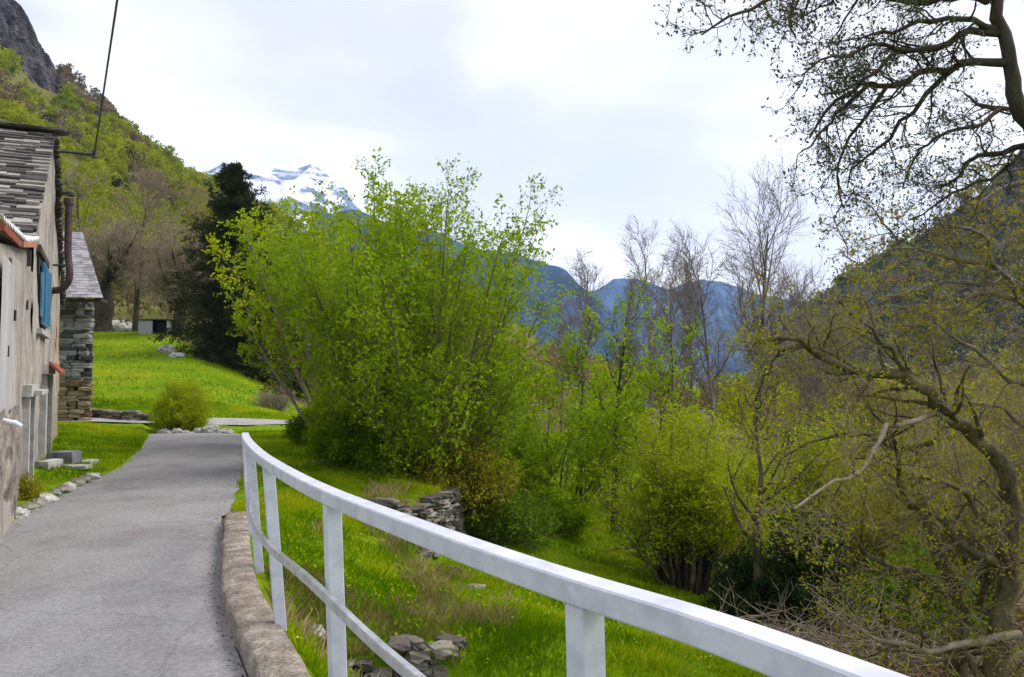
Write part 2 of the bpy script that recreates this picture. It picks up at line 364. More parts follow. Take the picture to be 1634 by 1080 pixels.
# lower flat bar
lo = [(1.25, -.2, .72), (.9, .58, .72), (.54, 1.36, .72), (.34, 1.72, .72), (.11, 2.05, .72), (-.40, 2.95, .72), (-.82, 3.76, .75), (-1.52, 5.39, .665), (-2.085, 7.0, .64), (-2.60, 8.6, .69), (-3.01, 9.95, .66)]
low = smooth_path(lo)
v, f = sweep(low, [(-.016, -.018), (.016, -.018), (.016, .014), (.012, .018), (-.012, .018), (-.016, .014)]); place(mesh_obj('lower_rail', v, f, M_steel), ra)
def post(p0, p1, ang, wd=.034):
    c, s = math.cos(ang), math.sin(ang); vs = []
    for q in (np.array(p0), np.array(p1)):
        for a, b in ((-1, -1), (1, -1), (1, 1), (-1, 1)):
            vs.append(q + wd*np.array([a*c-b*s, a*s+b*c, 0]))
    b = bmesh.new(); bv = [b.verts.new(x) for x in vs]
    for f in ((0, 3, 2, 1), (4, 5, 6, 7), (0, 1, 5, 4), (1, 2, 6, 5), (2, 3, 7, 6), (3, 0, 4, 7)): b.faces.new([bv[k] for k in f])
    bmesh.ops.bevel(b, geom=b.edges[:], offset=.004, segments=1, affect='EDGES')
    me = bpy.data.meshes.new('post'); b.to_mesh(me); b.free(); me.materials.append(M_rail)
    o = bpy.data.objects.new('post', me); COL.objects.link(o); return o
posts = [((1.1, .25), (1.12, .27)), ((.155, 2.09), (.195, 2.12)), ((-.78, 3.82), (-.74, 3.84)), ((-1.49, 5.4), (-1.41, 5.42)), ((-2.08, 7.0), (-2.0, 7.02)), ((-2.6, 8.6), (-2.53, 8.62)), ((-3.02, 9.97), (-2.95, 9.97))]
for (tx, ty), (bx_, by_) in posts:
    k = np.argmin((top[:, 0]-tx)**2+(top[:, 1]-ty)**2); d = top[min(k+1, len(top)-1)]-top[max(k-1, 0)]
    zb = .1 if by_ < 9.7 else T(bx_, by_)-.1
    po = place(post((bx_, by_, zb), (top[k][0], top[k][1], top[k][2]-.031), math.atan2(d[1], d[0])), ra)
    # rounded weld pad on the side of the rail above each post
    if ty < 4:
        nr = np.array([d[1], -d[0], 0]); nr /= np.linalg.norm(nr); nr = -nr if nr @ np.array([0, -1, 0]) < 0 else nr
        b = bmesh.new(); bmesh.ops.create_uvsphere(b, u_segments=12, v_segments=8, radius=.017)
        for q in b.verts: q.co = Vector((q.co.x, q.co.y*.22, q.co.z*1.25))
        me = bpy.data.meshes.new('weld_pad'); b.to_mesh(me); b.free(); me.materials.append(M_rail)
        o = bpy.data.objects.new('weld_pad', me); COL.objects.link(o); o.parent = po
        a = math.atan2(nr[1], nr[0])+math.pi/2
        cs, sn = math.cos(a), math.sin(a); c0 = top[k]+nr*(hw)-np.array([0, 0, .006]) - np.array(ra.location)
        for q in me.vertices:
            x, y, z = q.co; q.co = (c0[0]+x*cs-y*sn, c0[1]+x*sn+y*cs, c0[2]+z)

# ------------------------------------------------------------------ stones and dry stone walls
def stone_template():
    b = bmesh.new(); bmesh.ops.create_cube(b, size=2); bmesh.ops.subdivide_edges(b, edges=b.edges[:], cuts=2, use_grid_fill=True)
    v = np.array([q.co[:] for q in b.verts]); b.verts.index_update(); f = np.array([[q.index for q in fc.verts] for fc in b.faces]); b.free()
    r = np.linalg.norm(v, axis=1)[:, None]; v = v*.72 + (v/r)*1.25*.28
    return v, f
SV, SF = stone_template()
def stones(cent, size, rot, rng, jit=.14):
    """many rough stones as one array mesh. cent (n,3), size (n,3) half sizes, rot (n,) about z"""
    n = len(cent); v = SV[None]*(1+rng.uniform(-jit, jit, (n, len(SV), 1))) + rng.uniform(-jit, jit, (n, len(SV), 3))*.5
    v = v*size[:, None, :]
    c, s = np.cos(rot)[:, None], np.sin(rot)[:, None]
    x = v[..., 0]*c - v[..., 1]*s; y = v[..., 0]*s + v[..., 1]*c
    v = np.stack([x, y, v[..., 2]], -1) + cent[:, None, :]
    f = (SF[None] + (np.arange(n)*len(SV))[:, None, None]).reshape(-1, 4)
    tint = np.repeat(rng.uniform(0, 1, n), len(SV))
    return v.reshape(-1, 3), f, tint
def coursed(path, zb, zt, th, rng, hs=(.05, .14), ls=(.15, .45), lean=0):
    """stones in courses along a ground polyline; zb, zt functions of (x, y)"""
    p = np.array(path, float); d = np.concatenate([[0], np.cumsum(np.linalg.norm(np.diff(p, axis=0), axis=1))])
    C, S, A = [], [], []
    z = 0
    H = max(zt(*q)-zb(*q) for q in p)
    while z < H:
        h = rng.uniform(*hs); s = -rng.uniform(0, ls[0])
        while s < d[-1]:
            l = rng.uniform(*ls); m = np.clip(s+l/2, 0, d[-1]); x = np.interp(m, d, p[:, 0]); y = np.interp(m, d, p[:, 1])
            k = min(np.searchsorted(d, m, side='right')-1, len(p)-2); a = math.atan2(*(p[k+1]-p[k])[::-1])
            if zb(x, y)+z+h*.5 < zt(x, y)+rng.uniform(-.04, .03):
                C.append((x+rng.uniform(-.02, .02), y+rng.uniform(-.02, .02), zb(x, y)+z+h/2)); S.append((l/2*.98, th/2*rng.uniform(.85, 1.1), h/2*1.0)); A.append(a+rng.uniform(-.06, .06))
            s += l
        z += h
    return np.array(C), np.array(S), np.array(A)
M_stone = mat('fieldstone', (.05, .045, .038), (.14, .125, .105), scale=6, rough=.95, bump=.02, bscale=14, attr=True, c3=(.27, .24, .20))
M_pale = mat('pale_rock', (.22, .21, .19), (.5, .49, .46), scale=5, rough=.95, bump=.03, bscale=9)
M_moss = mat('mossy_stone', (.07, .08, .03), (.27, .25, .22), scale=5, rough=.95, bump=.02, bscale=12)
rng = np.random.default_rng(11)
def dsw(name, label, path, zb, zt, th, m=M_stone, cat='stone wall', **k):
    C, S, A = coursed(path, zb, zt, th, rng, **k); v, f, t = stones(C, S, A, rng)
    return tag(mesh_obj(name, v, f, m, tint=t), label, cat)
dsw('dry_stone_wall', 'ruined grey dry stone wall end holding up the grass bank just below the railing', [(-1.75, 6.95), (-1.2, 6.98), (-.8, 7.02), (-.56, 7.14), (-.46, 7.34)], lambda x, y: -1.7, lambda x, y: -.47-.1*(x < -.9)+.03*math.sin(x*14), .22, ls=(.09, .22), hs=(.05, .10))
dsw('dry_stone_wall', 'short grey dry stone wall at the corner of the upper grass terrace', [(-2.3, 12.4), (-1.85, 12.7), (-1.5, 13.4), (-1.25, 14.1), (-1.12, 14.6), (-1.05, 15.4)], lambda x, y: -1.15, lambda x, y: -.22+.05*math.sin(x*9), .4)
dsw('dry_stone_wall', 'low grey stone wall at the foot of the meadow left of the round bush', [(-13.6, 28.3), (-12.4, 28.0), (-11.2, 28.1), (-10.6, 28.2)], lambda x, y: T(x, y)-.05, lambda x, y: T(x, y)+.30, .4, hs=(.06, .12), ls=(.15, .4))
def rock(label, p, s, m, seed, name='rock', cat='rock', rz=0.0, group=None):
    b = bmesh.new(); bmesh.ops.create_icosphere(b, subdivisions=3, radius=1); r = random.Random(seed); o = [r.uniform(-9, 9) for _ in range(3)]
    from mathutils import noise
    for q in b.verts:
        d = 1 + .35*noise.noise(q.co*1.3+Vector(o)) + .16*noise.noise(q.co*3+Vector(o))
        c = Vector([round(x*2.2)/2.2*.35 + x*.65 for x in q.co])*d; q.co = Vector((c.x*s[0], c.y*s[1], c.z*s[2]))
    me = bpy.data.meshes.new(name); b.to_mesh(me); b.free(); me.materials.append(m)
    o = bpy.data.objects.new(name, me); COL.objects.link(o); o.location = [float(c) for c in p]; o.rotation_euler = (0, 0, rz)
    return tag(o, label, cat, group)
def rock_px(label, x, y, s, m, seed, **k):
    p = on_ground(x, y); p[2] += s[2]*.25; return rock(label, p, s, m, seed, **k)
rock_px('pale lichen covered rock in the grass beside the kerb below the lower rail', 503, 1015, (.09, .08, .08), M_pale, 1)
rock_px('flat grey stone block lying below the ruined wall, left of the mossy stone', 725, 915, (.13, .1, .07), M_stone, 2, rz=.3)
rock_px('reddish brown slab lying under the top rail on the lower grass', 755, 940, (.2, .12, .06), M_moss, 3, rz=.5)
rock_px('thin grey flat stone set in the middle of the upper grass terrace', 520, 740, (.42, .25, .05), M_pale, 5)
rock_px('pale grey rock outcrop beside the thick old tree trunk at the meadow top', 192, 527, (1.6, 1.2, .8), M_pale, 6)
for k, (x, y, s) in enumerate([(262, 560, .32), (272, 563, .3), (283, 570, .3), (268, 556, .26)]):
    rock_px('', x, y, (s*1.3, s, s*.7), M_pale, 20+k, group='small pale rocks on the meadow below the shed')['label'] = 'small pale rock in the cluster on the upper meadow below the grey shed'
for k in range(17):
    x = 258 + k*6.7 + rng.uniform(-2, 2); s = rng.uniform(.07, .15)*(1.6 if k in (11, 12) else 1)
    p = on_ground(x, 692 + rng.uniform(-2, 1)); p[1] = 25.6 + rng.uniform(-.3, .3); p[0] = (x-817)/1400*p[1]; p[2] = T(p[0], p[1])+s*.5
    rock('pale stone in the row edging the end of the asphalt below the round bush', p, (s*1.4, s, s), M_pale, 40+k, group='pale stones edging the end of the road')
# left kerb stones
for k, yy in enumerate(np.arange(10.4, 14.4, .42)):
    x = np.interp(yy, LY, LX)-.06
    rock('weathered kerb stone edging the grass strip beside the old house', (x, yy, .02), (.11+.03*(k % 2), .24, .075), M_moss if k % 3 else M_pale, 70+k, name='kerb_stone', cat='kerb stone', rz=.42, group='kerb stones along the house grass strip')
# ------------------------------------------------------------------ tubes and trees
def tube_mesh(P, Rr, sides):
    """P (b,n,3), Rr (b,n) -> verts, quads"""
    b, n = P.shape[:2]
    t = np.gradient(P, axis=1); t /= np.linalg.norm(t, axis=2, keepdims=True)+1e-9
    tm = t.mean(1); ref = np.tile(np.array([.31, .17, .93]), (b, 1)); alt = np.array([.9, .3, -.2])
    ref[np.abs((tm*ref).sum(1)) > .85] = alt
    u_ = np.cross(t, ref[:, None, :]); u_ /= np.linalg.norm(u_, axis=2, keepdims=True)+1e-9; v_ = np.cross(t, u_)
    an = np.arange(sides)*2*np.pi/sides
    V = P[:, :, None, :] + Rr[:, :, None, None]*(np.cos(an)[None, None, :, None]*u_[:, :, None, :] + np.sin(an)[None, None, :, None]*v_[:, :, None, :])
    i = np.arange(b*n*sides).reshape(b, n, sides); j = np.roll(i, -1, axis=2)
    F = np.stack([i[:, :-1], j[:, :-1], j[:, 1:], i[:, 1:]], -1).reshape(-1, 4)
    return V.reshape(-1, 3), F
def merge(parts):
    V, F, o = [], [], 0
    for v, f in parts: V.append(v); F.append(f+o); o += len(v)
    return np.concatenate(V), np.concatenate(F)
def unit(a): return a/(np.linalg.norm(a, axis=-1, keepdims=True)+1e-9)
def walk(p0, d0, length, n, wob, up, rng, upv=(0, 0, 1), droop=0):
    b = len(p0); P = np.zeros((b, n, 3)); P[:, 0] = p0; d = unit(d0); L_ = (np.broadcast_to(length, (b,))/(n-1))[:, None]
    for k in range(1, n):
        P[:, k] = P[:, k-1] + d*L_
        d = unit(d + rng.normal(0, wob, (b, 3)) + np.array(upv)*(up - droop*k/n))
    return P
def spawn(P, Rr, m, rng, t=(.2, 1), ang=(35, 60), length=1., lfall=.5, n=5, wob=.12, up=.1, rs=.6, rmin=.004, rtip=.3, droop=0, flat=0):
    b, np_ = P.shape[:2]; B = b*m
    tt = (np.arange(m)[None, :]+rng.uniform(0, 1, (b, m)))/m; tt = t[0]+(t[1]-t[0])*tt
    x = tt.ravel()*(np_-1); k = np.clip(x.astype(int), 0, np_-2); fr = (x-k)[:, None]; bi = np.repeat(np.arange(b), m)
    p0 = P[bi, k]*(1-fr)+P[bi, k+1]*fr; r0_ = Rr[bi, k]*(1-fr[:, 0])+Rr[bi, k+1]*fr[:, 0]
    tan = unit(P[bi, k+1]-P[bi, k]); rv = unit(np.cross(tan, rng.normal(0, 1, (B, 3))))
    if flat: rv = unit(rv*np.array([1, 1, 1-flat]))
    a = np.radians(rng.uniform(*ang, B))[:, None]
    d = np.cos(a)*tan + np.sin(a)*rv
    seg = np.linalg.norm(P[:, -1]-P[:, 0], axis=1)[bi] if isinstance(length, str) else length
    ln = seg*(1-lfall*tt.ravel())*rng.uniform(.65, 1.2, B)
    Q = walk(p0, d, ln, n, wob, up, rng, droop=droop)
    r1 = np.maximum(np.minimum(r0_*rs, r0_), rmin)
    return Q, r1[:, None]*np.linspace(1, rtip, n)[None]
def taper(P, r0_, r1, pw=1):
    n = P.shape[1]; s = np.linspace(0, 1, n)**pw
    return np.asarray(r0_).reshape(-1, 1)*(1-s)[None]+np.asarray(r1).reshape(-1, 1)*s[None]
def leaves(P, m, size, rng, t=(.15, 1), spread=.04, asp=.5, upn=.5, along=.5, fold=.25, svar=.4, hang=0):
    """rhombic folded leaves along twigs P"""
    b, n = P.shape[:2]; B = b*m
    tt = t[0]+(t[1]-t[0])*rng.uniform(0, 1, B); x = tt*(n-1); k = np.clip(x.astype(int), 0, n-2); fr = (x-k)[:, None]; bi = np.repeat(np.arange(b), m)
    p = P[bi, k]*(1-fr)+P[bi, k+1]*fr + rng.normal(0, spread, (B, 3)); tan = unit(P[bi, k+1]-P[bi, k])
    ax = unit(tan*along + rng.normal(0, .6, (B, 3)) + np.array([0, 0, -hang])); nr = unit(rng.normal(0, 1, (B, 3)) + np.array([0, 0, upn*2])); sd_ = unit(np.cross(ax, nr)); nr = np.cross(sd_, ax)
    s = size*rng.uniform(1-svar, 1+svar, B)[:, None]
    V = np.stack([p, p+ax*s*.45-sd_*s*asp*.5+nr*s*fold*.4, p+ax*s, p+ax*s*.45+sd_*s*asp*.5+nr*s*fold*.4], 1)
    F = (np.arange(B)*4)[:, None]+np.arange(4)[None]
    tw = rng.uniform(0, 1, b)[bi]*.5+rng.uniform(0, 1, B)*.5
    return V.reshape(-1, 3), F, np.repeat(tw, 4)
def leafm(name, a, b, c, tr=.45): return mat(name, a, b, attr=True, transl=tr, c3=c, rough=.7, spec=.06)
ML_hazel = leafm('hazel_leaf', (.14, .23, .002), (.25, .38, .003), (.38, .50, .015))
ML_yel = leafm('yellow_green_leaf', (.20, .26, .002), (.34, .41, .004), (.48, .54, .02))
ML_olive = leafm('olive_young_leaf', (.17, .17, .008), (.30, .29, .015), (.44, .39, .03))
ML_rust = leafm('rusty_bud_leaf', (.18, .17, .012), (.30, .28, .02), (.44, .30, .03))
ML_ever = leafm('dark_evergreen_leaf', (.010, .022, .007), (.025, .05, .012), (.05, .09, .02), .15)
ML_ivy = leafm('ivy_leaf', (.05, .11, .003), (.12, .21, .005), (.22, .32, .012), .25)
ML_need = leafm('conifer_needles', (.016, .028, .012), (.038, .05, .018), (.085, .085, .03), .1)
ML_bud = leafm('dark_bud_leaf', (.05, .06, .03), (.10, .11, .05), (.17, .18, .09), .2)
ML_brown = leafm('brown_catkins', (.17, .13, .09), (.27, .21, .14), (.38, .30, .20), .2)
MB_grey = mat('grey_bark', (.10, .08, .065), (.25, .21, .17), scale=7, rough=.95, bump=.02, bscale=14, stretch=(1, 1, .3))
MB_dark = mat('dark_bark', (.025, .02, .014), (.075, .06, .04), scale=8, rough=.95, bump=.02, bscale=16, stretch=(1, 1, .3))
MB_hazel = mat('hazel_bark', (.09, .075, .04), (.20, .165, .09), scale=8, rough=.9, bump=.01)
MB_pale = mat('pale_branch_bark', (.16, .125, .09), (.34, .28, .21), scale=9, rough=.9, bump=.012)
MB_moss = mat('mossy_bark', (.035, .027, .014), (.10, .08, .04), scale=7, rough=.95, bump=.05, bscale=11, c3=(.15, .125, .065), stretch=(1, 1, .5))
def build_tree(name, label, cat, base, tubes_, crown, bark, leaf, group=None, crown_name='crown', twig_bark=None, bark_name='trunk'):
    root = thing(name, label, cat, base, group)
    big = [tube_mesh(P, r, s) for P, r, s in tubes_ if s >= 5]; small = [tube_mesh(P, r, s) for P, r, s in tubes_ if s < 5]
    if big: v, f = merge(big); place(mesh_obj(bark_name, v, f, bark, smooth=True), root)
    if small: v, f = merge(small); place(mesh_obj('twigs', v, f, twig_bark or bark, smooth=True), root)
    if crown:
        V, F, Tt, o = [], [], [], 0
        for v, f, t in crown: V.append(v); F.append(f+o); Tt.append(t); o += len(v)
        place(mesh_obj(crown_name, np.concatenate(V), np.concatenate(F), leaf, tint=np.concatenate(Tt)), root)
    return root
def fan(base, nst, rng, tilt=(2, 45), length=(4, 6), spread=.3, n=12, wob=.05, up=.05, az=None):
    a = rng.uniform(0, 2*np.pi, nst) if az is None else np.radians(rng.uniform(*az, nst)); tl = np.radians(rng.uniform(*tilt, nst))
    d = np.stack([np.sin(tl)*np.cos(a), np.sin(tl)*np.sin(a), np.cos(tl)], -1)
    p0 = np.array(base)[None] + np.stack([np.cos(a), np.sin(a), a*0], -1)*rng.uniform(.1, 1, nst)[:, None]*spread
    ln = rng.uniform(*length, nst)
    return walk(p0, d, ln, n, wob, up, rng)
# ------------------------------------------------------------------ old house on the left
M_plas = mat('old_plaster', (.20, .18, .165), (.34, .30, .27), scale=1.6, rough=.95, bump=.06, bscale=9, detail=14, c3=(.43, .38, .33), stretch=(1, 1, .45))
M_plas2 = mat('warm_plaster', (.36, .25, .15), (.50, .37, .24), scale=2.4, rough=.95, bump=.04, bscale=9, detail=9)
M_smooth = mat('grey_render', (.33, .32, .32), (.46, .45, .45), scale=1.5, rough=.9, bump=.015, bscale=14, stretch=(1, 1, .25))
M_slate = mat('slate', (.04, .034, .032), (.11, .098, .09), scale=7, rough=.95, bump=.04, bscale=9, attr=True, detail=10, c3=(.34, .31, .28))
M_slate2 = mat('fine_slate', (.16, .155, .165), (.24, .23, .245), scale=4, rough=.8, attr=True, c3=(.32, .31, .32))
M_wood = mat('old_wood', (.03, .02, .015), (.09, .065, .05), scale=6, rough=.9, stretch=(1, 1, .2))
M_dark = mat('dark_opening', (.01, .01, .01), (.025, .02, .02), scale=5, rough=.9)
M_blue = mat('blue_paint', (.04, .16, .28), (.12, .30, .44), scale=5, rough=.7, stretch=(1, 1, .3))
M_pipe = mat('brown_pipe', (.055, .03, .035), (.10, .06, .06), scale=6, rough=.5)
M_red = mat('rust_red', (.17, .035, .02), (.30, .08, .05), scale=8, rough=.8)
M_orange = mat('terracotta_board', (.30, .12, .07), (.46, .22, .14), scale=6, rough=.8)
M_sheet = mat('white_sheet_roof', (.62, .62, .65), (.85, .85, .87), scale=4, rough=.5)
M_sill = mat('stone_sill', (.32, .31, .29), (.5, .48, .46), scale=7, rough=.9)
M_metal = mat('dark_metal', (.03, .03, .03), (.06, .055, .05), scale=9, rough=.6)
U2 = np.array([-.4216, .9068]); NN = np.array([.9068, .4216])
def W(Y, out=0, z=0):
    """point on the house's road wall line, `out` metres towards the road"""
    s = (Y-13)/.9068; p = np.array([-1.08-.465*13, 13.]) + U2*s + NN*out
    return np.array([p[0], p[1], z])
def prism(name, pts_bottom, pts_top, m, root=None):
    n = len(pts_bottom); v = np.array(list(pts_bottom)+list(pts_top)); i = np.arange(n)
    fs = [i[None, ::-1], (i+n)[None, :], np.stack([i, np.roll(i, -1), np.roll(i, -1)+n, i+n], -1)]
    o = mesh_obj(name, v, fs, m)
    return place(o, root) if root is not None else o
def wbox(name, Y0, Y1, o0, o1, z0, z1, m, root):
    return prism(name, [W(Y0, o1, z0), W(Y1, o1, z0), W(Y1, o0, z0), W(Y0, o0, z0)], [W(Y0, o1, z1), W(Y1, o1, z1), W(Y1, o0, z1), W(Y0, o0, z1)], m, root)
def rough_wall(name, fn, nu, nv, m, root, seed, amp=.03):
    """a gridded wall face fn(u, v)->(3,), displaced a little along NN"""
    uu, vv = np.meshgrid(np.linspace(0, 1, nu), np.linspace(0, 1, nv), indexing='ij')
    P = np.array([[fn(a, b) for b in vv[0]] for a in uu[:, 0]])
    s = np.hypot(P[..., 0], P[..., 1]); dsp = amp*(fbm(P[..., 1]*1.2, P[..., 2]*1.2, 4, seed)*2)
    P[..., 0] += NN[0]*dsp; P[..., 1] += NN[1]*dsp
    i = np.arange(nu*nv).reshape(nu, nv); f = np.stack([i[:-1, :-1], i[1:, :-1], i[1:, 1:], i[:-1, 1:]], -1).reshape(-1, 4)
    return place(mesh_obj(name, P, f, m, smooth=True), root)
house = thing('stone_house', 'old plastered village house with a rough slate roof and blue shutter', 'house', W(17, -3, 0))
YA, YM, YB = 13.0, 16.9, 21.0; ZE, ZA, ZF = 3.70, 6.25, 3.45; DEP = 8
def gab(Y): return np.interp(Y, [YA, YM, YB], [ZE, ZA, ZF])
# body: extruded gable
gp = [W(YA, 0, -.3), W(YB, 0, -.3), W(YB, 0, ZF), W(YM, 0, ZA), W(YA, 0, ZE)]
gq = [p - np.array([NN[0]*DEP, NN[1]*DEP, 0]) for p in gp]
n5 = np.arange(5)
core = [p - np.array([NN[0], NN[1], 0])*.06 for p in gp]
mo = mesh_obj('wall', core+gq, [n5[None, :], (n5+5)[None, ::-1], np.stack([n5, np.roll(n5, -1), np.roll(n5, -1)+5, n5+5], -1)[:, ::-1]], M_plas); place(mo, house)
rough_wall('plaster_face', lambda a, b: W(YA+(20.0-YA)*a, .0, -.3+(gab(YA+(20-YA)*a)+.25)*b), 90, 60, M_plas, mo, 3)
rough_wall('corner_plaster', lambda a, b: W(20.0+1.0*a, .004, -.3+(gab(20+a)+.25)*b), 14, 60, M_plas2, mo, 4)
prism('corner_return', [W(YB, .0, -.3), W(YB+.02, -.1, -.3), W(YB, -.5, -.3), W(YB-.02, -.1, -.3)], [W(YB, .0, ZF), W(YB+.02, -.1, ZF), W(YB, -.5, ZF), W(YB-.02, -.1, ZF)], M_plas2, mo)
# slab roofs
def slab_roof(name, A, B, C, D, rows, m, root, rng, lw=(.25, .6), th=.03, jit=.03, lift=0):
    """A-B eave, D-C ridge (A below D). overlapping irregular slabs course by course"""
    A, B, C, D = map(lambda q: np.array(q, float), (A, B, C, D))
    nrm = np.cross(B-A, D-A); nrm /= np.linalg.norm(nrm); nrm = nrm if nrm[2] > 0 else -nrm
    V, F, Tn = [], [], []
    for r in range(rows):
        t0 = r/rows; t1 = (r+1.7)/rows
        l = A+(D-A)*t0; rr = B+(C-B)*t0; l1 = A+(D-A)*min(t1, 1); r1 = B+(C-B)*min(t1, 1)
        Lw = np.linalg.norm(rr-l); s = -rng.uniform(0, lw[0])
        while s < Lw:
            w_ = rng.uniform(*lw); a = max(s, -.02)/Lw; b = min((s+w_*.98)/Lw, 1.003); s += w_
            if b-a < .004: continue
            o = rng.uniform(-jit, jit)*(D-A)/np.linalg.norm(D-A); t = th*rng.uniform(.7, 1.4)
            p = [l+(rr-l)*a+o+nrm*(th*1.2), l+(rr-l)*b+o*.6+nrm*(th*1.2), l1+(r1-l1)*b, l1+(r1-l1)*a]
            k = len(V)
            for q in p: V.append(q+nrm*lift)
            for q in p: V.append(q+nrm*(t+lift))
            F += [(k+4, k+5, k+6, k+7), (k+1, k, k+3, k+2), (k, k+1, k+5, k+4), (k+1, k+2, k+6, k+5), (k+2, k+3, k+7, k+6), (k+3, k, k+4, k+7)]
            Tn += [rng.uniform(0, 1)]*8
    return place(mesh_obj(name, V, np.array(F), m, tint=Tn), root)
slo = (ZA-ZE)/((YM-YA)/.9068)
ov = .03; eo = .35
e0 = lambda out: W(YA-eo*.9, out, ZE-eo*slo*.95+.06)
f0 = lambda out: W(YB+eo*.9, out+.03, ZF-eo*slo*.95+.06)
r0 = lambda out: W(YM, out, ZA+.08)
rf = slab_roof('roof', e0(-DEP-.3), e0(ov*.3), r0(ov*.9), r0(-DEP-.3), 34, M_slate, house, rng, lw=(.16, .62), th=.04, jit=.075)
slab_roof('far_slope', f0(ov), f0(-DEP-.3), r0(-DEP-.3), r0(ov), 24, M_slate, rf, rng, lw=(.3, .8), th=.045, jit=.05)
# ridge slabs and dark verge stones hanging under the far verge
C, S, A = [], [], []
for s in np.arange(ov, -DEP, -.38): C.append(W(YM, s, ZA+.17)+rng.uniform(-.01, .01, 3)); S.append((.22, .22, .03)); A.append(math.atan2(NN[1], NN[0]))
v, f, t = stones(np.array(C), np.array(S), np.array(A), rng); place(mesh_obj('ridge_slabs', v, f, M_slate, tint=t*.5+.1), rf)
C, S, A = [], [], []
for s in np.linspace(0, 1, 40): C.append(W(YM+(YB-YM)*s, -.02, ZA+(ZF-ZA)*s-.02)+rng.uniform(-.02, .02, 3)); S.append((.12, .11, .04)); A.append(rng.uniform(0, 1))
v, f, t = stones(np.array(C), np.array(S), np.array(A), rng); place(mesh_obj('verge_slabs', v, f, M_slate, tint=t*.4), rf)
# blue shutter with hinges (window behind it)
def at_px(x, y, out=0):
    """point on the wall plane (offset out) seen at pixel"""
    d = px(x, y, 1.)-np.array([0, 0, CAMZ]); p0 = W(13, out); n3 = np.array([NN[0], NN[1], 0]); o = np.array([0, 0, CAMZ])
    return o + d*(((p0-o)@n3)/(d@n3))
a1 = at_px(60, 470); a2 = at_px(72, 470); zt = at_px(67, 424)[2]; zb = at_px(67, 521)[2]
win = wbox('window', a1[1]-.05, a2[1]+.1, -.08, .012, zb-.05, zt+.05, M_dark, house)
wbox('lintel', a1[1]-.3, a2[1]+.2, -.05, .05, zt+.09, zt+.2, M_wood, win)
wbox('sill', a1[1]-.2, a2[1]+.2, -.05, .09, zb-.18, zb-.1, M_sill, win)
sh = wbox('shutter', a1[1]+.25, a2[1]+.05, .04, .075, zb, zt, M_blue, house)
for q in np.linspace(a1[1]+.35, a2[1]-.1, 5): wbox('batten', q, q+.1, .078, .098, zb+.04, zt-.04, M_blue, sh)
wbox('shutter', a1[1]-.03, a1[1]+.17, .04, .07, zb+.1, zt-.2, M_blue, house)
# stove pipe
pv = [W(17.9, .0, 3.40), W(17.8, .16, 3.42), W(17.7, .27, 3.54), W(17.7, .27, 4.2), W(17.7, .27, 5.25)]
def tube_part(name, path, r, m, root, sides=14):
    P = np.array(path)[None]; v, f = tube_mesh(P, np.full(P.shape[:2], r), sides)
    return place(mesh_obj(name, v, f, m, smooth=True), root)
sp = tube_part('stove_pipe', smooth_path(pv, .06), .072, M_pipe, house)
tube_part('pipe_cap', [W(17.7, .27, 5.15), W(17.7, .27, 5.28)], .10, M_pipe, sp)
tube_part('pipe_cap', [W(17.7, .27, 5.34), W(17.7, .27, 5.4)], .11, M_metal, sp)
tube_part('pipe_bracket', [W(17.7, .0, 3.9), W(17.7, .27, 3.9)], .02, M_metal, sp)
# bracket for the overhead wire
bq = W(17.6, .3, 5.4); bq[2] = px(85, 243, bq[1])[2]
be = bq + np.array([NN[0], NN[1], -.01])*.42
br = tube_part('wire_bracket', [bq - np.array([NN[0], NN[1], 0])*.45, bq, be], .03, M_metal, house, 8)
tube_part('insulator', [be+np.array([0, 0, -.07]), be+np.array([0, 0, .09])], .045, M_metal, br, 8)
# doors with stone jambs: openings seen edge-on at x 62-80 and 36-46
def opening(x0, x1, ytop, ybot, name, frame=True):
    p, q = at_px(x0, 600), at_px(x1, 600); zt = at_px((x0+x1)/2, ytop)[2]; zb = T(*(W((p[1]+q[1])/2, .1)[:2]))
    d = wbox(name, p[1], q[1], -.2, .02, zb, zt, M_dark, house)
    wbox('jamb', p[1]-.16, p[1]-.005, -.1, .09, zb, zt, M_sill, d); wbox('jamb', q[1]+.005, q[1]+.16, -.1, .09, zb, zt, M_sill, d)
    wbox('lintel', p[1]-.3, q[1]+.3, -.1, .12, zt+.004, zt+.16, M_sill, d)
    return d, p[1], q[1], zt
opening(38, 45, 632, 760, 'door')
d2, y1, y2, z2 = opening(66, 76, 597, 720, 'door')
prism('door_canopy', [W(y1-.25, .3, z2+.0), W(y2+.3, .3, z2+.0), W(y2+.3, .125, z2+.16), W(y1-.25, .125, z2+.16)], [W(y1-.25, .3, z2+.05), W(y2+.3, .3, z2+.05), W(y2+.3, .125, z2+.22), W(y1-.25, .125, z2+.22)], M_red, house)
wbox('door_leaf', (y1+y2)/2-.15, (y1+y2)/2+.15, .025, .05, .1, z2-.02, M_sill, d2)
s0 = at_px(45, 622)
wbox('stone_ledge', s0[1]-.7, s0[1]+.7, .0, .22, s0[2]-.06, s0[2], M_sill, house)
for (hx, hy) in ((20, 503), (40, 486), (8, 560)):
    h = at_px(hx, hy); wbox('beam_hole', h[1]-.07, h[1]+.07, .0, .035, h[2]-.06, h[2]+.06, M_dark, house)
h = at_px(39, 410); wbox('hanging_hook', h[1]-.03, h[1]+.03, .03, .08, h[2]-.12, h[2]+.1, M_metal, house)
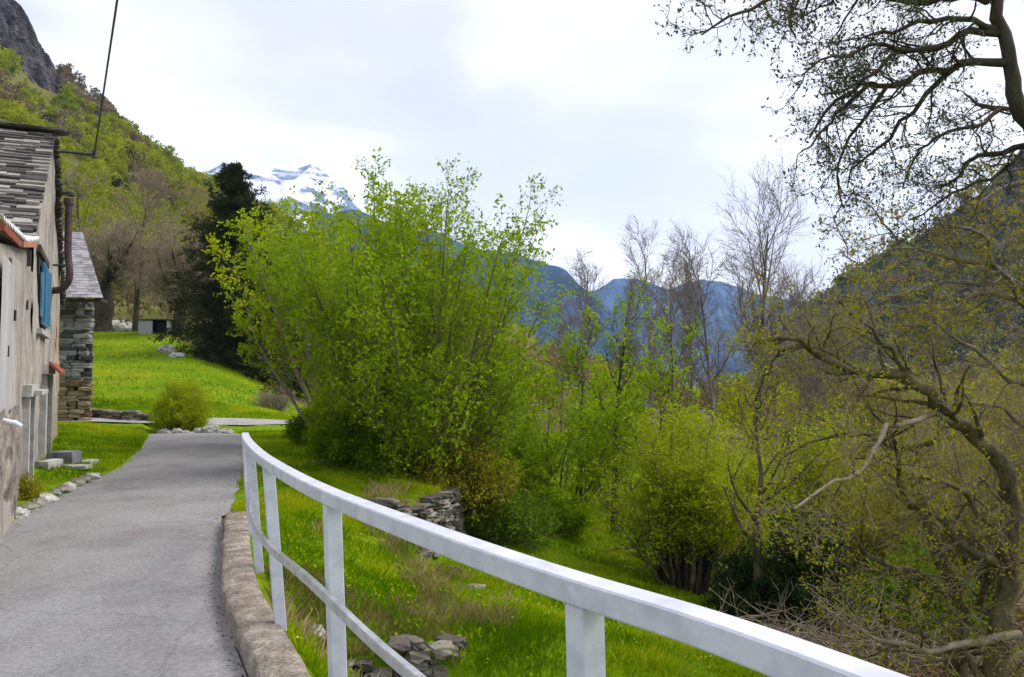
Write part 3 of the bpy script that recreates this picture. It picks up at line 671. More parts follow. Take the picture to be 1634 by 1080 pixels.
# annex with white sheet roof and red fascia
ann = thing('annex', 'small grey annex with white sheet roof and red fascia at the left edge', 'annex', W(11, -2, 0))
prism('wall', [W(8.8, -.03, -.3), W(12.98, -.03, -.3), W(12.98, -3.5, -.3), W(8.8, -3.5, -.3)], [W(8.8, -.03, 3.0), W(12.98, -.03, 3.5), W(12.98, -3.5, 3.5), W(8.8, -3.5, 3.0)], M_plas, ann)
rough_wall('plaster_face', lambda a, b: W(10.0+2.98*a, .0, -.3+(3.35+.12*a)*b), 30, 40, M_plas, ann, 8)
rough_wall('render_face', lambda a, b: W(8.8+1.2*a, .03, -.3+3.2*b), 16, 40, M_smooth, ann, 9, .008)
def roofz(Y): return np.interp(Y, [8.6, 11.2, 13.2], [3.10, 3.28, 3.62])
rows = []
cor = np.linspace(8.5, 13.15, 90)
P = np.array([[W(y, .06-4.2*k, roofz(y)+.12+.35*k+.028*math.sin(y*2*np.pi/.16)) for y in cor] for k in (0, .25, .5, .75, 1)])
i = np.arange(P.shape[0]*P.shape[1]).reshape(P.shape[:2]); fq = np.stack([i[:-1, :-1], i[:-1, 1:], i[1:, 1:], i[1:, :-1]], -1).reshape(-1, 4)
rs_ = place(mesh_obj('sheet_roof', np.concatenate([P.reshape(-1, 3), P.reshape(-1, 3)-np.array([0, 0, .02])]), np.concatenate([fq, fq[:, ::-1]+i.size]), M_sheet, smooth=True), ann)
for nm, ya, yb_, m in (('fascia', 8.55, 10.6, M_red), ('fascia', 10.61, 13.1, M_orange)):
    prism(nm, [W(ya, .07, roofz(ya)-.02), W(yb_, .04, roofz(yb_)-.02), W(yb_, .02, roofz(yb_)-.02), W(ya, .02, roofz(ya)-.02)], [W(ya, .07, roofz(ya)+.06), W(yb_, .04, roofz(yb_)+.06), W(yb_, .02, roofz(yb_)+.06), W(ya, .02, roofz(ya)+.06)], m, ann)
prism('lower_rubble_wall', [W(6.5, .01, -.3), W(10.3, .01, -.3), W(10.3, .08, -.3), W(6.5, .12, -.3)], [W(6.5, .01, 1.25), W(10.3, .01, 1.28), W(10.3, .04, 1.28), W(6.5, .06, 1.25)], M_plas, ann)
rough_wall('rubble_facing', lambda a, b: W(6.6+3.75*a, .085-.03*b, -.3+(1.58+.04*math.sin(a*23))*b), 70, 40, mat('rubble_plaster', (.10, .085, .075), (.24, .205, .18), scale=3.2, rough=.95, bump=.06, bscale=8, detail=12, c3=(.38, .34, .30)), ann, 15, .05)
g0 = at_px(14, 673, .12)
tube_part('spout', [g0+np.array([-.1, -.02, .03]), g0, g0+np.array([.05, .03, -.01]), g0+np.array([.1, .05, -.05])], .025, M_sheet, ann, 10)
# second hut: coursed stone, grey slate roof
hut = thing('stone_hut', 'dark dry stone hut with a smooth grey slate roof standing behind the old house', 'hut', px(110, 660, 28))
cA = px(145, 668, 27.4); gz = T(cA[0], cA[1]); zt_ = px(145, 478, 27.4)[2]
wd = np.array([-.985, -.17]); dd = np.array([-.45, .89])
wb = [cA[:2], cA[:2]+wd*4.6, cA[:2]+wd*4.6+dd*3.6, cA[:2]+dd*3.6]; inn = [cA[:2]+wd*.15+dd*.22, cA[:2]+wd*4.5+dd*.22, cA[:2]+wd*4.5+dd*3.4, cA[:2]+wd*.15+dd*3.4]
hw_ = prism('wall', [(*q, gz-.8) for q in inn], [(*q, zt_-.02) for q in inn], M_dark, hut)
M_hut = mat('hut_stone', (.055, .05, .05), (.16, .15, .145), scale=4, rough=.95, attr=True, c3=(.34, .33, .32), bump=.01)
M_hutb = mat('hut_brown_stone', (.12, .085, .05), (.24, .18, .115), scale=4, rough=.95, attr=True, c3=(.33, .27, .19), bump=.01)
zsp = px(145, 605, 27.4)[2]
for nm, z0, z1, m in (('upper_stonework', zsp, zt_, M_hut), ('lower_stonework', gz-.5, zsp, M_hutb)):
    C, S, A = coursed([wb[1]+dd*.15, wb[0]+dd*.15+wd*.2, wb[0]+dd*3.5+wd*.2], lambda x, y: z0, lambda x, y: z1, .42, rng, hs=(.06, .17), ls=(.2, .6)); v, f, t = stones(C, S, A, rng, .07)
    place(mesh_obj(nm, v, f, m, tint=t), hw_)
eR = px(164, 476, 26.6); eL = eR + np.array([wd[0]*5.2, wd[1]*5.2, .03]); rR = px(131, 371, 30.6); rL = rR + np.array([wd[0]*4.2, wd[1]*4.2, .12])
rf2 = slab_roof('roof', eL, eR, rR, rL, 26, M_slate2, hut, rng, lw=(.15, .32), th=.012, jit=.008)
prism('eave_board', [eL+np.array([0, .12, -.09]), eR+np.array([-.1, .12, -.09]), eR+np.array([-.1, .5, -.09]), eL+np.array([0, .5, -.09])], [eL+np.array([0, .12, -.005]), eR+np.array([-.1, .12, -.005]), eR+np.array([-.1, .5, -.005]), eL+np.array([0, .5, -.005])], M_wood, hut)
bR = rR + np.array([-2.0, 2.6, -2.4]); bL = rL + np.array([-2.0, 2.6, -2.4])
slab_roof('back_slope', bR, bL, rL, rR, 10, M_slate2, rf2, rng, lw=(.3, .6), th=.012, jit=.008)
# stone bench, step and slabs on the grass strip
def slab(name, label, cat, x0, x1, y, h, dep, m, Y=None):
    p = on_ground((x0+x1)/2, y); hx = (x1-x0)/2/1400*p[1]
    b = bmesh.new(); bmesh.ops.create_cube(b, size=1)
    for q in b.verts: q.co = Vector((q.co.x*2*hx, q.co.y*dep, q.co.z*h))
    bmesh.ops.subdivide_edges(b, edges=b.edges[:], cuts=4, use_grid_fill=True)
    from mathutils import noise
    for q in b.verts: q.co += Vector((noise.noise(q.co*5), noise.noise(q.co*5+Vector((9, 0, 0))), noise.noise(q.co*5+Vector((0, 9, 0)))))*.025
    me = bpy.data.meshes.new(name); b.to_mesh(me); b.free(); me.materials.append(m)
    o = bpy.data.objects.new(name, me); COL.objects.link(o); o.location = (float(p[0]), float(p[1]), float(p[2]+h*.4)); o.rotation_euler = (0, 0, .08)
    return tag(o, label, cat)
M_blues = mat('bluish_slab', (.10, .11, .14), (.2, .21, .25), scale=5, rough=.8)
slab('stone_bench', 'low bluish grey stone block on the grass in front of the house doors', 'bench', 82, 122, 737, .2, .4, M_blues)
slab('doorstep', 'whitish stone doorstep against the house wall', 'step', 67, 88, 746, .13, .55, M_sill)
slab('paving_slab', 'flat pale paving slab sunk in the grass in front of the stone block', 'paving slab', 95, 142, 747, .06, .3, M_pale)
slab('paving_slab', 'small pale paving slab in the grass right of the stone block', 'paving slab', 125, 150, 739, .06, .4, M_pale)
# little grey shed on the meadow
sp_ = px(243, 533, 59); sz = T(sp_[0], sp_[1]); shed = thing('shed', 'little grey sheet metal shed with a dark open front on top of the meadow', 'shed', (sp_[0], sp_[1], sz))
def sbox(name, x0, x1, y0, y1, z0, z1, m, par=shed):
    a = np.array([sp_[0], sp_[1], sz]); return prism(name, [a+np.array(q) for q in ((x0, y0, z0), (x1, y0, z0), (x1, y1, z0), (x0, y1, z0))], [a+np.array(q) for q in ((x0, y0, z1), (x1, y0, z1), (x1, y1, z1), (x0, y1, z1))], m, par)
M_zinc = mat('zinc_sheet', (.2, .22, .24), (.30, .32, .34), scale=3, rough=.6, stretch=(6, 1, 1))
sbox('side_panel', -.95, 0, 0, .05, -.3, .92, M_zinc); sbox('back_panel', -.95, 1.0, 1.4, 1.45, -.3, 1.0, M_metal); sbox('side_panel', .96, 1.0, 0, 1.4, -.3, .95, M_zinc)
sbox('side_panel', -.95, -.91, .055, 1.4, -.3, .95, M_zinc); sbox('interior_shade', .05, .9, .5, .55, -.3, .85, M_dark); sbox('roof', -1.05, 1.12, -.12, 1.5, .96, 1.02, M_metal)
# overhead wire with twisted cable, rising over the camera to a pole behind it
e2 = px(187, 0, 11.5); dv = e2-be; far_ = be + dv*2.6
tt = np.linspace(0, 1, 60); WP = be[None]*(1-tt)[:, None] + far_[None]*tt[:, None]; WP[:, 2] -= .5*np.sin(np.pi*tt)*0
v, f = tube_mesh(WP[None], np.full((1, 60), .016), 6)
tag(mesh_obj('overhead_cable', v, f, M_metal, smooth=True), 'black overhead cable rising from the old house bracket across the sky', 'cable')
# ------------------------------------------------------------------ trees
rng = np.random.default_rng(5)
def seed_(label):
    global rng
    rng = np.random.default_rng(sum(ord(c)*(i+7) for i, c in enumerate(label)))
def gz_(x, Y, sink=.1):
    X = (x-817)/1400*Y; return (X, Y, T(X, Y)-sink)
def up_curve(P): return P
# big hazel (central, right half)
def hazel(label, base, fans, leaf, bark, nsub=9, ntw=6, nl=9, ls=.075, group=None, name='hazel_tree', sub_len=1.25, tw_len=.5, r0=.045, up=.1, sub_t=(.28, 1), cat='tree'):
    seed_(label)
    tb, cw = [], []
    for kw_ in fans:
        S_ = fan(base, rng=rng, **kw_); r = taper(S_, rng.uniform(.55, 1.2, len(S_))*r0, np.full(len(S_), .006))
        tb.append((S_, r, 6))
        B_, rb = spawn(S_, r, nsub, rng, t=sub_t, ang=(25, 50), length=sub_len, lfall=.45, n=6, wob=.08, up=up, rs=.5, rmin=.005); tb.append((B_, rb, 4))
        C_, rc = spawn(B_, rb, ntw, rng, t=(.12, 1), ang=(35, 80), length=tw_len, lfall=.35, n=4, wob=.14, up=.05, rs=.6, rmin=.0025); tb.append((C_, rc, 3))
        cw += [leaves(C_, nl, ls, rng, asp=.62), leaves(B_, nl, ls, rng, asp=.62), leaves(S_[:, -5:], 10, ls, rng, asp=.62)]
    return build_tree(name, label, cat, base, tb, cw, bark, leaf, group)
hb = gz_(688, 16.6)
hazel('big bright green multi-stemmed hazel in the middle of the view behind the grass terrace', hb, [
    dict(nst=17, tilt=(0, 24), length=(4.3, 5.75), spread=.55, wob=.035, up=.03),
    dict(nst=22, tilt=(20, 44), length=(3.8, 5.1), spread=.6, wob=.045, up=.05),
    dict(nst=10, tilt=(45, 66), length=(2.0, 2.9), spread=.6, wob=.05, up=.08)], ML_hazel, MB_hazel, nsub=16, nl=10, ls=.068)
hb2 = gz_(540, 20.5)
hazel('leaning bright green tree with a pale twisted trunk left of the big hazel', hb2, [
    dict(nst=13, tilt=(8, 37), length=(4.0, 5.7), spread=.3, az=(90, 270), wob=.05, up=.05),
    dict(nst=8, tilt=(0, 35), length=(4.6, 5.6), spread=.3, wob=.05, up=.03)], ML_hazel, MB_pale, nsub=15, nl=10, ls=.085, r0=.07, name='leafy_tree', sub_t=(.33, 1))
hb3 = gz_(560, 24)
hazel('yellowish green tree showing between the conifer and the big hazel', hb3, [dict(nst=16, tilt=(0, 36), length=(5.4, 7.0), spread=.4, wob=.04)], ML_yel, MB_hazel, nsub=12, nl=10, ls=.1, name='leafy_tree', sub_t=(.3, 1))
# brush at the hazel foot
def bush(label, base, rad, hgt, leaf, bark, n=60, nl=14, ls=.05, name='bush', group=None, tilt=(5, 80), cat='bush', tw=5, twl=.35, extra=True):
    seed_(label)
    ln = (min(rad, hgt)*.75, max(rad, hgt)*1.05)
    S_ = fan(base, n, rng, tilt=tilt, length=ln, spread=rad*.35, n=8, wob=.09, up=.05)
    # squash to the wanted outline
    c = np.array(base); S_[..., 0] = c[0]+(S_[..., 0]-c[0])*rad/max(ln); S_[..., 1] = c[1]+(S_[..., 1]-c[1])*rad/max(ln); S_[..., 2] = c[2]+(S_[..., 2]-c[2])*hgt/max(ln)
    r = taper(S_, np.full(n, .014), np.full(n, .003)); B_, rb = spawn(S_, r, 7, rng, t=(.2, 1), ang=(25, 60), length=twl*1.6, n=5, rs=.6, rmin=.003); C_, rc = spawn(B_, rb, tw, rng, length=twl*.6, n=3, rs=.7, rmin=.002)
    cw = [leaves(C_, nl, ls, rng), leaves(B_, nl//2, ls, rng)] if leaf else None
    return build_tree(name, label, cat, base, [(S_, r, 5), (B_, rb, 3), (C_, rc, 3)], cw, bark, leaf or ML_brown, group, bark_name='stems')
bush('rounded fine twigged yellow green bush at the end of the asphalt lane', gz_(290, 26.4), 1.0, 1.75, ML_yel, MB_hazel, n=110, nl=12, ls=.045, name='round_bush')
bush('glossy green ivy bush on the upper grass terrace left of the hazel stems', gz_(560, 16.8), .75, .95, ML_ivy, MB_dark, n=60, nl=10, ls=.07, name='ivy_bush')
bush('dark green ivy bush at the foot of the hazel stems in the shade', gz_(630, 16.2), .7, .9, ML_ivy, MB_dark, n=60, nl=9, ls=.065, name='ivy_bush')
bush('tall brown twiggy thicket filling the gap between the hazel stems', gz_(650, 17.6), 1.5, 2.1, ML_olive, MB_hazel, n=130, nl=4, ls=.06, name='bramble_thicket', cat='thicket', tilt=(0, 60))
bush('green leafy scrub behind the hazel stems on the right', gz_(790, 19), 1.6, 2.3, ML_hazel, MB_hazel, n=120, nl=6, ls=.07, name='scrub', cat='thicket', tilt=(0, 60))
bush('green scrub in front of the pale twisted trunk', gz_(545, 19), 1.0, 1.7, ML_hazel, MB_hazel, n=90, nl=6, ls=.07, name='scrub', cat='thicket', tilt=(0, 60))
bush('tangled brown bramble thicket growing over the terrace corner wall', gz_(735, 15.6), 1.1, 1.35, ML_olive, MB_dark, n=110, nl=3, ls=.06, name='bramble_thicket', cat='thicket')
bush('tangled brown and green thicket right of the terrace corner wall', gz_(795, 16.2), 1.0, 1.1, ML_ivy, MB_hazel, n=80, nl=4, ls=.06, name='bramble_thicket', cat='thicket')
bush('green undergrowth below the right side of the big hazel', gz_(862, 18.5), 1.1, 1.2, ML_hazel, MB_hazel, n=50, nl=7, ls=.07, name='undergrowth', cat='thicket')
bush('pale grey twiggy shrub without leaves at the meadow edge under the conifer', gz_(440, 34), 1.0, 1.2, None, MB_pale, n=90, name='bare_shrub')
bush('small weeds growing against the foot of the old house wall', gz_(42, 11.6), .22, .35, ML_olive, MB_hazel, n=26, nl=4, ls=.04, name='weed_tuft', cat='weed', twl=.12)
bush('dark bush at the left foot of the pale twisted trunk', gz_(500, 21.5), .6, .8, ML_ivy, MB_dark, n=40, nl=8, ls=.07, name='dark_bush')
# conifers
def conifer(label, base, h, rad, n, lean=0.0, group=None):
    seed_(label)
    tr = np.stack([np.full(14, base[0])+np.linspace(0, lean, 14), np.full(14, base[1]), base[2]+np.linspace(0, h, 14)], -1)[None]
    rt_ = taper(tr, [.24*h/12], [.02])
    t = np.sort(.04+.96*rng.uniform(0, 1, n)**1.35); x = t*13; k = np.clip(x.astype(int), 0, 12); fr = (x-k)[:, None]; p0 = tr[0, k]*(1-fr)+tr[0, k+1]*fr
    a = rng.uniform(0, 2*np.pi, n); el = np.radians(np.interp(t, [0, .5, .85, 1], [-14, 0, 25, 60]))+rng.normal(0, .14, n)
    d = np.stack([np.cos(a)*np.cos(el), np.sin(a)*np.cos(el), np.sin(el)], -1)
    ln = rad*np.interp(t, [0, .15, .5, .75, .92, 1], [1, .95, .74, .50, .26, .05])*rng.uniform(.45, 1.2, n)
    B_ = walk(p0, d, ln, 8, .05, .02, rng, droop=.12); rb = taper(B_, np.full(n, .035), np.full(n, .006))
    C_, rc = spawn(B_, rb, 13, rng, t=(.12, 1), ang=(40, 70), length=np.repeat(np.clip(ln*.36, .14, .85), 13), lfall=.55, n=4, up=-.06, wob=.06, rs=.5, rmin=.004, flat=.6)
    D_, rd = spawn(C_, rc, 4, rng, t=(.1, 1), ang=(30, 60), length=np.repeat(np.clip(ln*.15, .08, .32), 52), n=3, up=-.1, rs=.6, rmin=.003, flat=.4)
    cw = [leaves(C_, 5, .2, rng, asp=.22, spread=.03, along=1.2), leaves(D_, 5, .18, rng, asp=.25, spread=.03, along=1.2), leaves(B_, 12, .22, rng, asp=.22, spread=.03, along=1)]
    return build_tree('conifer', label, 'conifer', base, [(tr, rt_, 8), (B_, rb, 4)], cw, MB_dark, ML_need, group)
conifer('tall dark green conifer standing on the meadow edge in front of the wooded slope', gz_(372, 49), px(372, 268, 49)[2]-gz_(372, 49)[2], 3.9, 330)
conifer('lower dark conifer half hidden behind the leaning bright green tree', gz_(452, 47), 8.2, 2.5, 150)
# old bare trees, brownish
def bare(label, base, h, spread=25, r=.2, n1=9, n2=5, n3=5, n4=4, bark=MB_grey, tw=None, leaf=None, nl=0, ls=.1, cr=.33, group=None, name='bare_tree', t0=.3, lean=(0, 0), l1=.42, trunk_n=12, wob=.035, up2=.1, ang=(25, 55), fine=.004, lt=(.3, 1)):
    seed_(label)
    d = np.array([[lean[0], lean[1], 1.]]); TR = walk(np.array([base]), d, h*.96, trunk_n, wob, .03, rng); rt_ = taper(TR, [r], [r*.12], .8)
    rt_[:, 0] *= 1.25
    B_, rb = spawn(TR, rt_, n1, rng, t=(t0, .98), ang=ang, length=h*l1, lfall=.55, n=9, wob=.07, up=up2, rs=.55, rmin=.012)
    C_, rc = spawn(B_, rb, n2, rng, t=(.2, 1), ang=(25, 55), length=h*l1*.45, lfall=.4, n=6, wob=.09, up=up2, rs=.55, rmin=fine*2)
    D_, rd = spawn(C_, rc, n3, rng, t=(.15, 1), ang=(25, 55), length=h*l1*.22, lfall=.3, n=5, wob=.1, up=.06, rs=.6, rmin=fine*1.3)
    tb = [(TR, rt_, 10), (B_, rb, 6), (C_, rc, 4), (D_, rd, 3)]; last = D_
    if n4: E_, re_ = spawn(D_, rd, n4, rng, t=(.1, 1), ang=(25, 60), length=h*l1*.11, n=3, wob=.1, up=.04, rs=.7, rmin=fine); tb.append((E_, re_, 3)); last = E_
    cw = [leaves(last, nl, ls, rng, spread=ls*.4, t=lt)] if leaf else None
    return build_tree(name, label, 'tree', base, tb, cw, bark, leaf, group, twig_bark=tw)
M_browntw = mat('brown_twigs', (.18, .14, .10), (.32, .25, .19), scale=3, rough=.95)
def old_tree(label, base, ht, r, top, nl_, lens, leaf=ML_brown, name='old_chestnut_tree', az=None):
    seed_(label)
    """short massive gnarled trunk with a burst of limbs and a haze of twigs"""
    TR = walk(np.array([base]), np.array([[.06, 0, 1.]]), ht, 8, .05, 0, rng); rt_ = taper(TR, [r], [top])*(1+.12*np.sin(np.arange(8)*2.1))[None]; rt_[:, 0] *= 1.3
    L_ = fan(TR[0, -1]-np.array([0, 0, .4]), nl_, rng, tilt=(5, 70), length=lens, spread=top*.8, n=10, wob=.1, up=.07); rl = taper(L_, rng.uniform(.3, .6, nl_)*top*.7, np.full(nl_, .02))
    B_, rb = spawn(L_, rl, 12, rng, t=(.12, 1), ang=(30, 70), length=2.2, lfall=.4, n=7, wob=.13, up=.06, rs=.5, rmin=.02)
    C_, rc = spawn(B_, rb, 9, rng, t=(.1, 1), ang=(30, 65), length=1.0, n=5, wob=.12, up=.05, rs=.6, rmin=.011)
    D_, rd = spawn(C_, rc, 5, rng, t=(.1, 1), ang=(30, 65), length=.5, n=3, wob=.1, rs=.7, rmin=.009)
    return build_tree(name, label, 'tree', base, [(TR, rt_, 14), (L_, rl, 7), (B_, rb, 4), (C_, rc, 3), (D_, rd, 3)], [leaves(D_, 1, .12, rng)], MB_dark, leaf, twig_bark=M_browntw)
old_tree('thick old tree with massive dark trunk and brown bare crown behind the hut', gz_(162, 63, .4), 4.2, .72, .6, 16, (3.2, 5.8))
old_tree('old tree with short trunk beside the grey shed and brown twigs', gz_(283, 60, .3), 2.6, .42, .34, 14, (3.0, 5.6), name='old_tree')
bare('bare brown tree standing behind the massive trunk on the left', gz_(215, 72, .3), 13, r=.3, n1=14, n2=6, n3=6, n4=4, t0=.2, bark=MB_dark, tw=M_browntw, leaf=ML_brown, nl=2, ls=.15, fine=.013, l1=.4)
bare('bare brown tree with a hint of leaf just left of the conifer', gz_(315, 66, .3), 10.5, r=.25, n1=13, n2=6, n3=6, n4=3, t0=.2, bark=MB_dark, tw=M_browntw, leaf=ML_olive, nl=2, ls=.15, fine=.013, l1=.42)
bare('thin bare tree seen above the hut roof', gz_(130, 70, .3), 13, r=.22, n1=12, n2=5, n3=5, n4=3, t0=.25, bark=MB_dark, tw=M_browntw, leaf=ML_brown, nl=1, ls=.13, fine=.013, l1=.34)
# middle distance right of the hazel
hazel('fresh green tree with arching branches right of the big hazel', gz_(890, 20), [dict(nst=14, tilt=(5, 60), length=(1.9, 3.3), spread=.5, wob=.06, up=.05)], ML_hazel, MB_hazel, nsub=9, nl=8, ls=.09, name='leafy_tree')
hazel('fresh green tree whose crown reaches right to the bare trunks', gz_(965, 24), [dict(nst=12, tilt=(0, 45), length=(2.3, 4.0), spread=.4, wob=.06, up=.05)], ML_hazel, MB_hazel, nsub=9, nl=8, ls=.10, name='leafy_tree', sub_t=(.4, 1))
cb = gz_(1088, 16.3)
cop = hazel('coppiced yellow green tree sprouting from a fat stump of many stems on the lower grass', cb, [
    dict(nst=26, tilt=(2, 20), length=(1.9, 3.25), spread=.34, wob=.06, up=.05), dict(nst=16, tilt=(20, 46), length=(1.7, 2.7), spread=.34, wob=.07, up=.03)], ML_yel, MB_hazel, nsub=13, nl=12, ls=.05, name='coppiced_tree', r0=.045, sub_len=.9, sub_t=(.34, 1), up=.0)
Sg = fan(cb, 60, rng, tilt=(0, 16), length=(.6, 1.3), spread=.42, n=7, wob=.09); v, f = tube_mesh(Sg, taper(Sg, rng.uniform(.03, .085, 60), rng.uniform(.02, .045, 60)), 7); place(mesh_obj('stump_stems', v, f, MB_dark, smooth=True), cop)
hazel('yellow green coppice to the right of the fat stump, above the brush', gz_(1180, 18.5), [dict(nst=13, tilt=(0, 42), length=(1.8, 3.3), spread=.5, wob=.07, up=.04)], ML_yel, MB_hazel, nsub=12, nl=9, ls=.06, name='leafy_tree', sub_t=(.35, 1))
hazel('yellow green tree behind the slim leaning trunks', gz_(1030, 27), [dict(nst=8, tilt=(0, 40), length=(1.8, 2.9), spread=.6, wob=.06, up=.04)], ML_yel, MB_hazel, nsub=9, nl=7, ls=.10, name='leafy_tree')
for lb, x, y, Y, h, ln_, r_ in [('slim dark trunked tree leaning right, nearest the fat stump', 1018, 905, 18.5, 4.6, .14, .085), ('slim dark trunked tree leaning slightly right, second left of the fat stump', 978, 885, 20.5, 5.4, .04, .10), ('thin pale trunked tree at the left of the slim trunks', 925, 865, 22, 4.6, .02, .05)]:
    bare(lb, gz_(x, Y), h, r=r_, n1=10, n2=4, n3=4, n4=0, leaf=ML_hazel, nl=9, ls=.09, t0=.35, bark=MB_dark, lean=(ln_, 0), name='slim_tree', fine=.004, l1=.34)
for k, (x, Y, h) in enumerate([(1117, 16.8, .55)]):
    b0 = gz_(x, Y); S_ = walk(np.array([b0]), np.array([[.02, 0, 1.]]), h, 5, .04, 0, rng); v, f = tube_mesh(S_, taper(S_, [.11], [.095]), 12)
    n_ = len(v); f2 = np.arange(n_-12, n_)[None]; o = mesh_obj('tree_stump', v, [f, f2], MB_dark, smooth=True); tag(o, 'short black cut tree stump just right of the fat coppice stump', 'stump')
# bare tall trees against the sky
for lb, x, ytop, Y, kw_ in [
    ('tall bare tree with two slender leaders standing before the blue mountain, left of the others', 930, 425, 38, dict(r=.16, l1=.3)),
    ('tall narrow bare tree with a pointed top between the other bare trees', 1040, 385, 36, dict(r=.15, l1=.26)),
    ('broad bare tree spreading a fine twig crown, the highest on the right', 1200, 350, 26, dict(r=.2, l1=.42, n1=14)),
    ('bare tree with dim twigs between the pointed and the broad bare tree', 1105, 440, 40, dict(r=.15, l1=.36)),
    ('slight bare tree behind the broad bare tree at its right', 1270, 470, 34, dict(r=.13, l1=.34)),
    ('slender bare tree just left of the pointed bare tree', 1005, 455, 42, dict(r=.12, l1=.26)),
    ('thin bare tree right of the pointed bare tree, its twigs touching', 1070, 430, 33, dict(r=.11, l1=.3)),
    ('bare tree leaning into the left flank of the broad bare tree', 1150, 420, 29, dict(r=.13, l1=.36, lean=(-.08, 0))),
    ('distant bare tree low against the blue mountain beside the hazel', 895, 500, 46, dict(r=.12, l1=.32)),
    ('bare tree standing between the broad bare tree and the mountain slope', 1240, 430, 36, dict(r=.14, l1=.36)),
    ('short bare tree under the arching limb tip', 1290, 560, 24, dict(r=.10, l1=.4)),
    ('small bare tree low in front of the blue valley', 985, 560, 33, dict(r=.1, l1=.36)),
    ('bare tree rising behind the rightmost crooked limbs', 1340, 520, 28, dict(r=.13, l1=.38))]:
    b0 = gz_(x, Y, .3); h = px(x, ytop, Y)[2]-b0[2]; kk = dict(n1=15, n2=6, n3=6, n4=4, t0=.36, up2=.16, ang=(20, 42), fine=.0055, bark=MB_grey, tw=MB_grey, wob=.018); kk.update(kw_)
    bare(lb, b0, h, **kk)
def clump(P, n, s, rng): return leaves(P, n, s, rng, spread=.12)
# olive clumps (young leaf sprays) in the broad bare tree
bare('half leafed olive green tree crossing the broad bare tree', gz_(1190, 21), 5.2, r=.11, n1=11, n2=5, n3=4, n4=0, leaf=ML_olive, nl=6, ls=.07, t0=.35, bark=MB_moss, fine=.005, l1=.5, wob=.06)
# ------------------------------------------------------------------ crooked trees on the right
def limb(pts, n=None):
    """pts: (x, y, depth)"""
    p = np.array([px(a, b, c) for a, b, c in pts]); return smooth_path(p, .12)
def resamp(p, n):
    d = np.concatenate([[0], np.cumsum(np.linalg.norm(np.diff(p, axis=0), axis=1))]); s = np.linspace(0, d[-1], n)
    return np.stack([np.interp(s, d, p[:, k]) for k in range(3)], -1)
def limb_tree(name, label, base, limbs, bark, leaf, nsub, ntw, ntw2, nl, ls, sub_len, tw_len, pale=(), wob=.16, twig=None, ang=(30, 75), drop=.0, per_m=True, tfine=.003, leafspread=.03, mid=(.08, 1)):
    seed_(label)
    tb, cw = [], []; pale_t = []
    for k, (pts, r0_, r1_) in enumerate(limbs):
        L_ = limb(pts); n = max(10, int(len(L_)*.8)); L_ = resamp(L_, n); L_[1:-1] += rng.normal(0, .012+.15*r1_, (n-2, 3))
        P = L_[None]; r = taper(P, [r0_], [r1_]); r *= 1+.12*vn(np.linspace(0, n/2., n), np.zeros(n)+k, 5)[None]
        if k in pale: pale_t.append(len(tb))
        tb.append((P, r, 10))
        ln = np.linalg.norm(np.diff(L_, axis=0), axis=1).sum()
        if k in mid_skip.get(name, ()): continue
        m = max(3, int(ln*nsub))
        B_, rb = spawn(P, r, m, rng, t=mid, ang=ang, length=sub_len, lfall=.35, n=7, wob=wob, up=0.0, rs=.45, rmin=.006, droop=drop)
        C_, rc = spawn(B_, rb, ntw, rng, t=(.15, 1), ang=(30, 70), length=tw_len, lfall=.3, n=5, wob=wob, up=.03, rs=.55, rmin=tfine*1.4)
        D_, rd = spawn(C_, rc, ntw2, rng, t=(.15, 1), ang=(30, 70), length=tw_len*.45, lfall=.3, n=4, wob=wob, up=.03, rs=.6, rmin=tfine)
        tb += [(B_, rb, 5), (C_, rc, 3), (D_, rd, 3)]
        if nl: cw += [leaves(D_, nl, ls, rng, spread=leafspread, t=(.5, 1)), leaves(C_, nl, ls, rng, spread=leafspread, t=(.3, 1))]
    root = build_tree(name, label, 'tree', base, [q for k, q in enumerate(tb) if k not in pale_t], cw, bark, leaf, twig_bark=twig)
    for k in pale_t: v, f = tube_mesh(*tb[k]); place(mesh_obj('pale_limb', v, f, MB_pale, smooth=True), root)['label'] = 'smooth pale limb without moss'
    return root
mid_skip = {'overhanging_tree': (0,), 'crooked_tree': (0, 1)}
def D(pts, d0, d1):
    n = len(pts); return [(x, y, d0+(d1-d0)*k/(n-1)) for k, (x, y) in enumerate(pts)]
tb_ = px(1745, 600, 8.6); tb_ = (tb_[0], tb_[1], T(tb_[0], tb_[1])-.1)
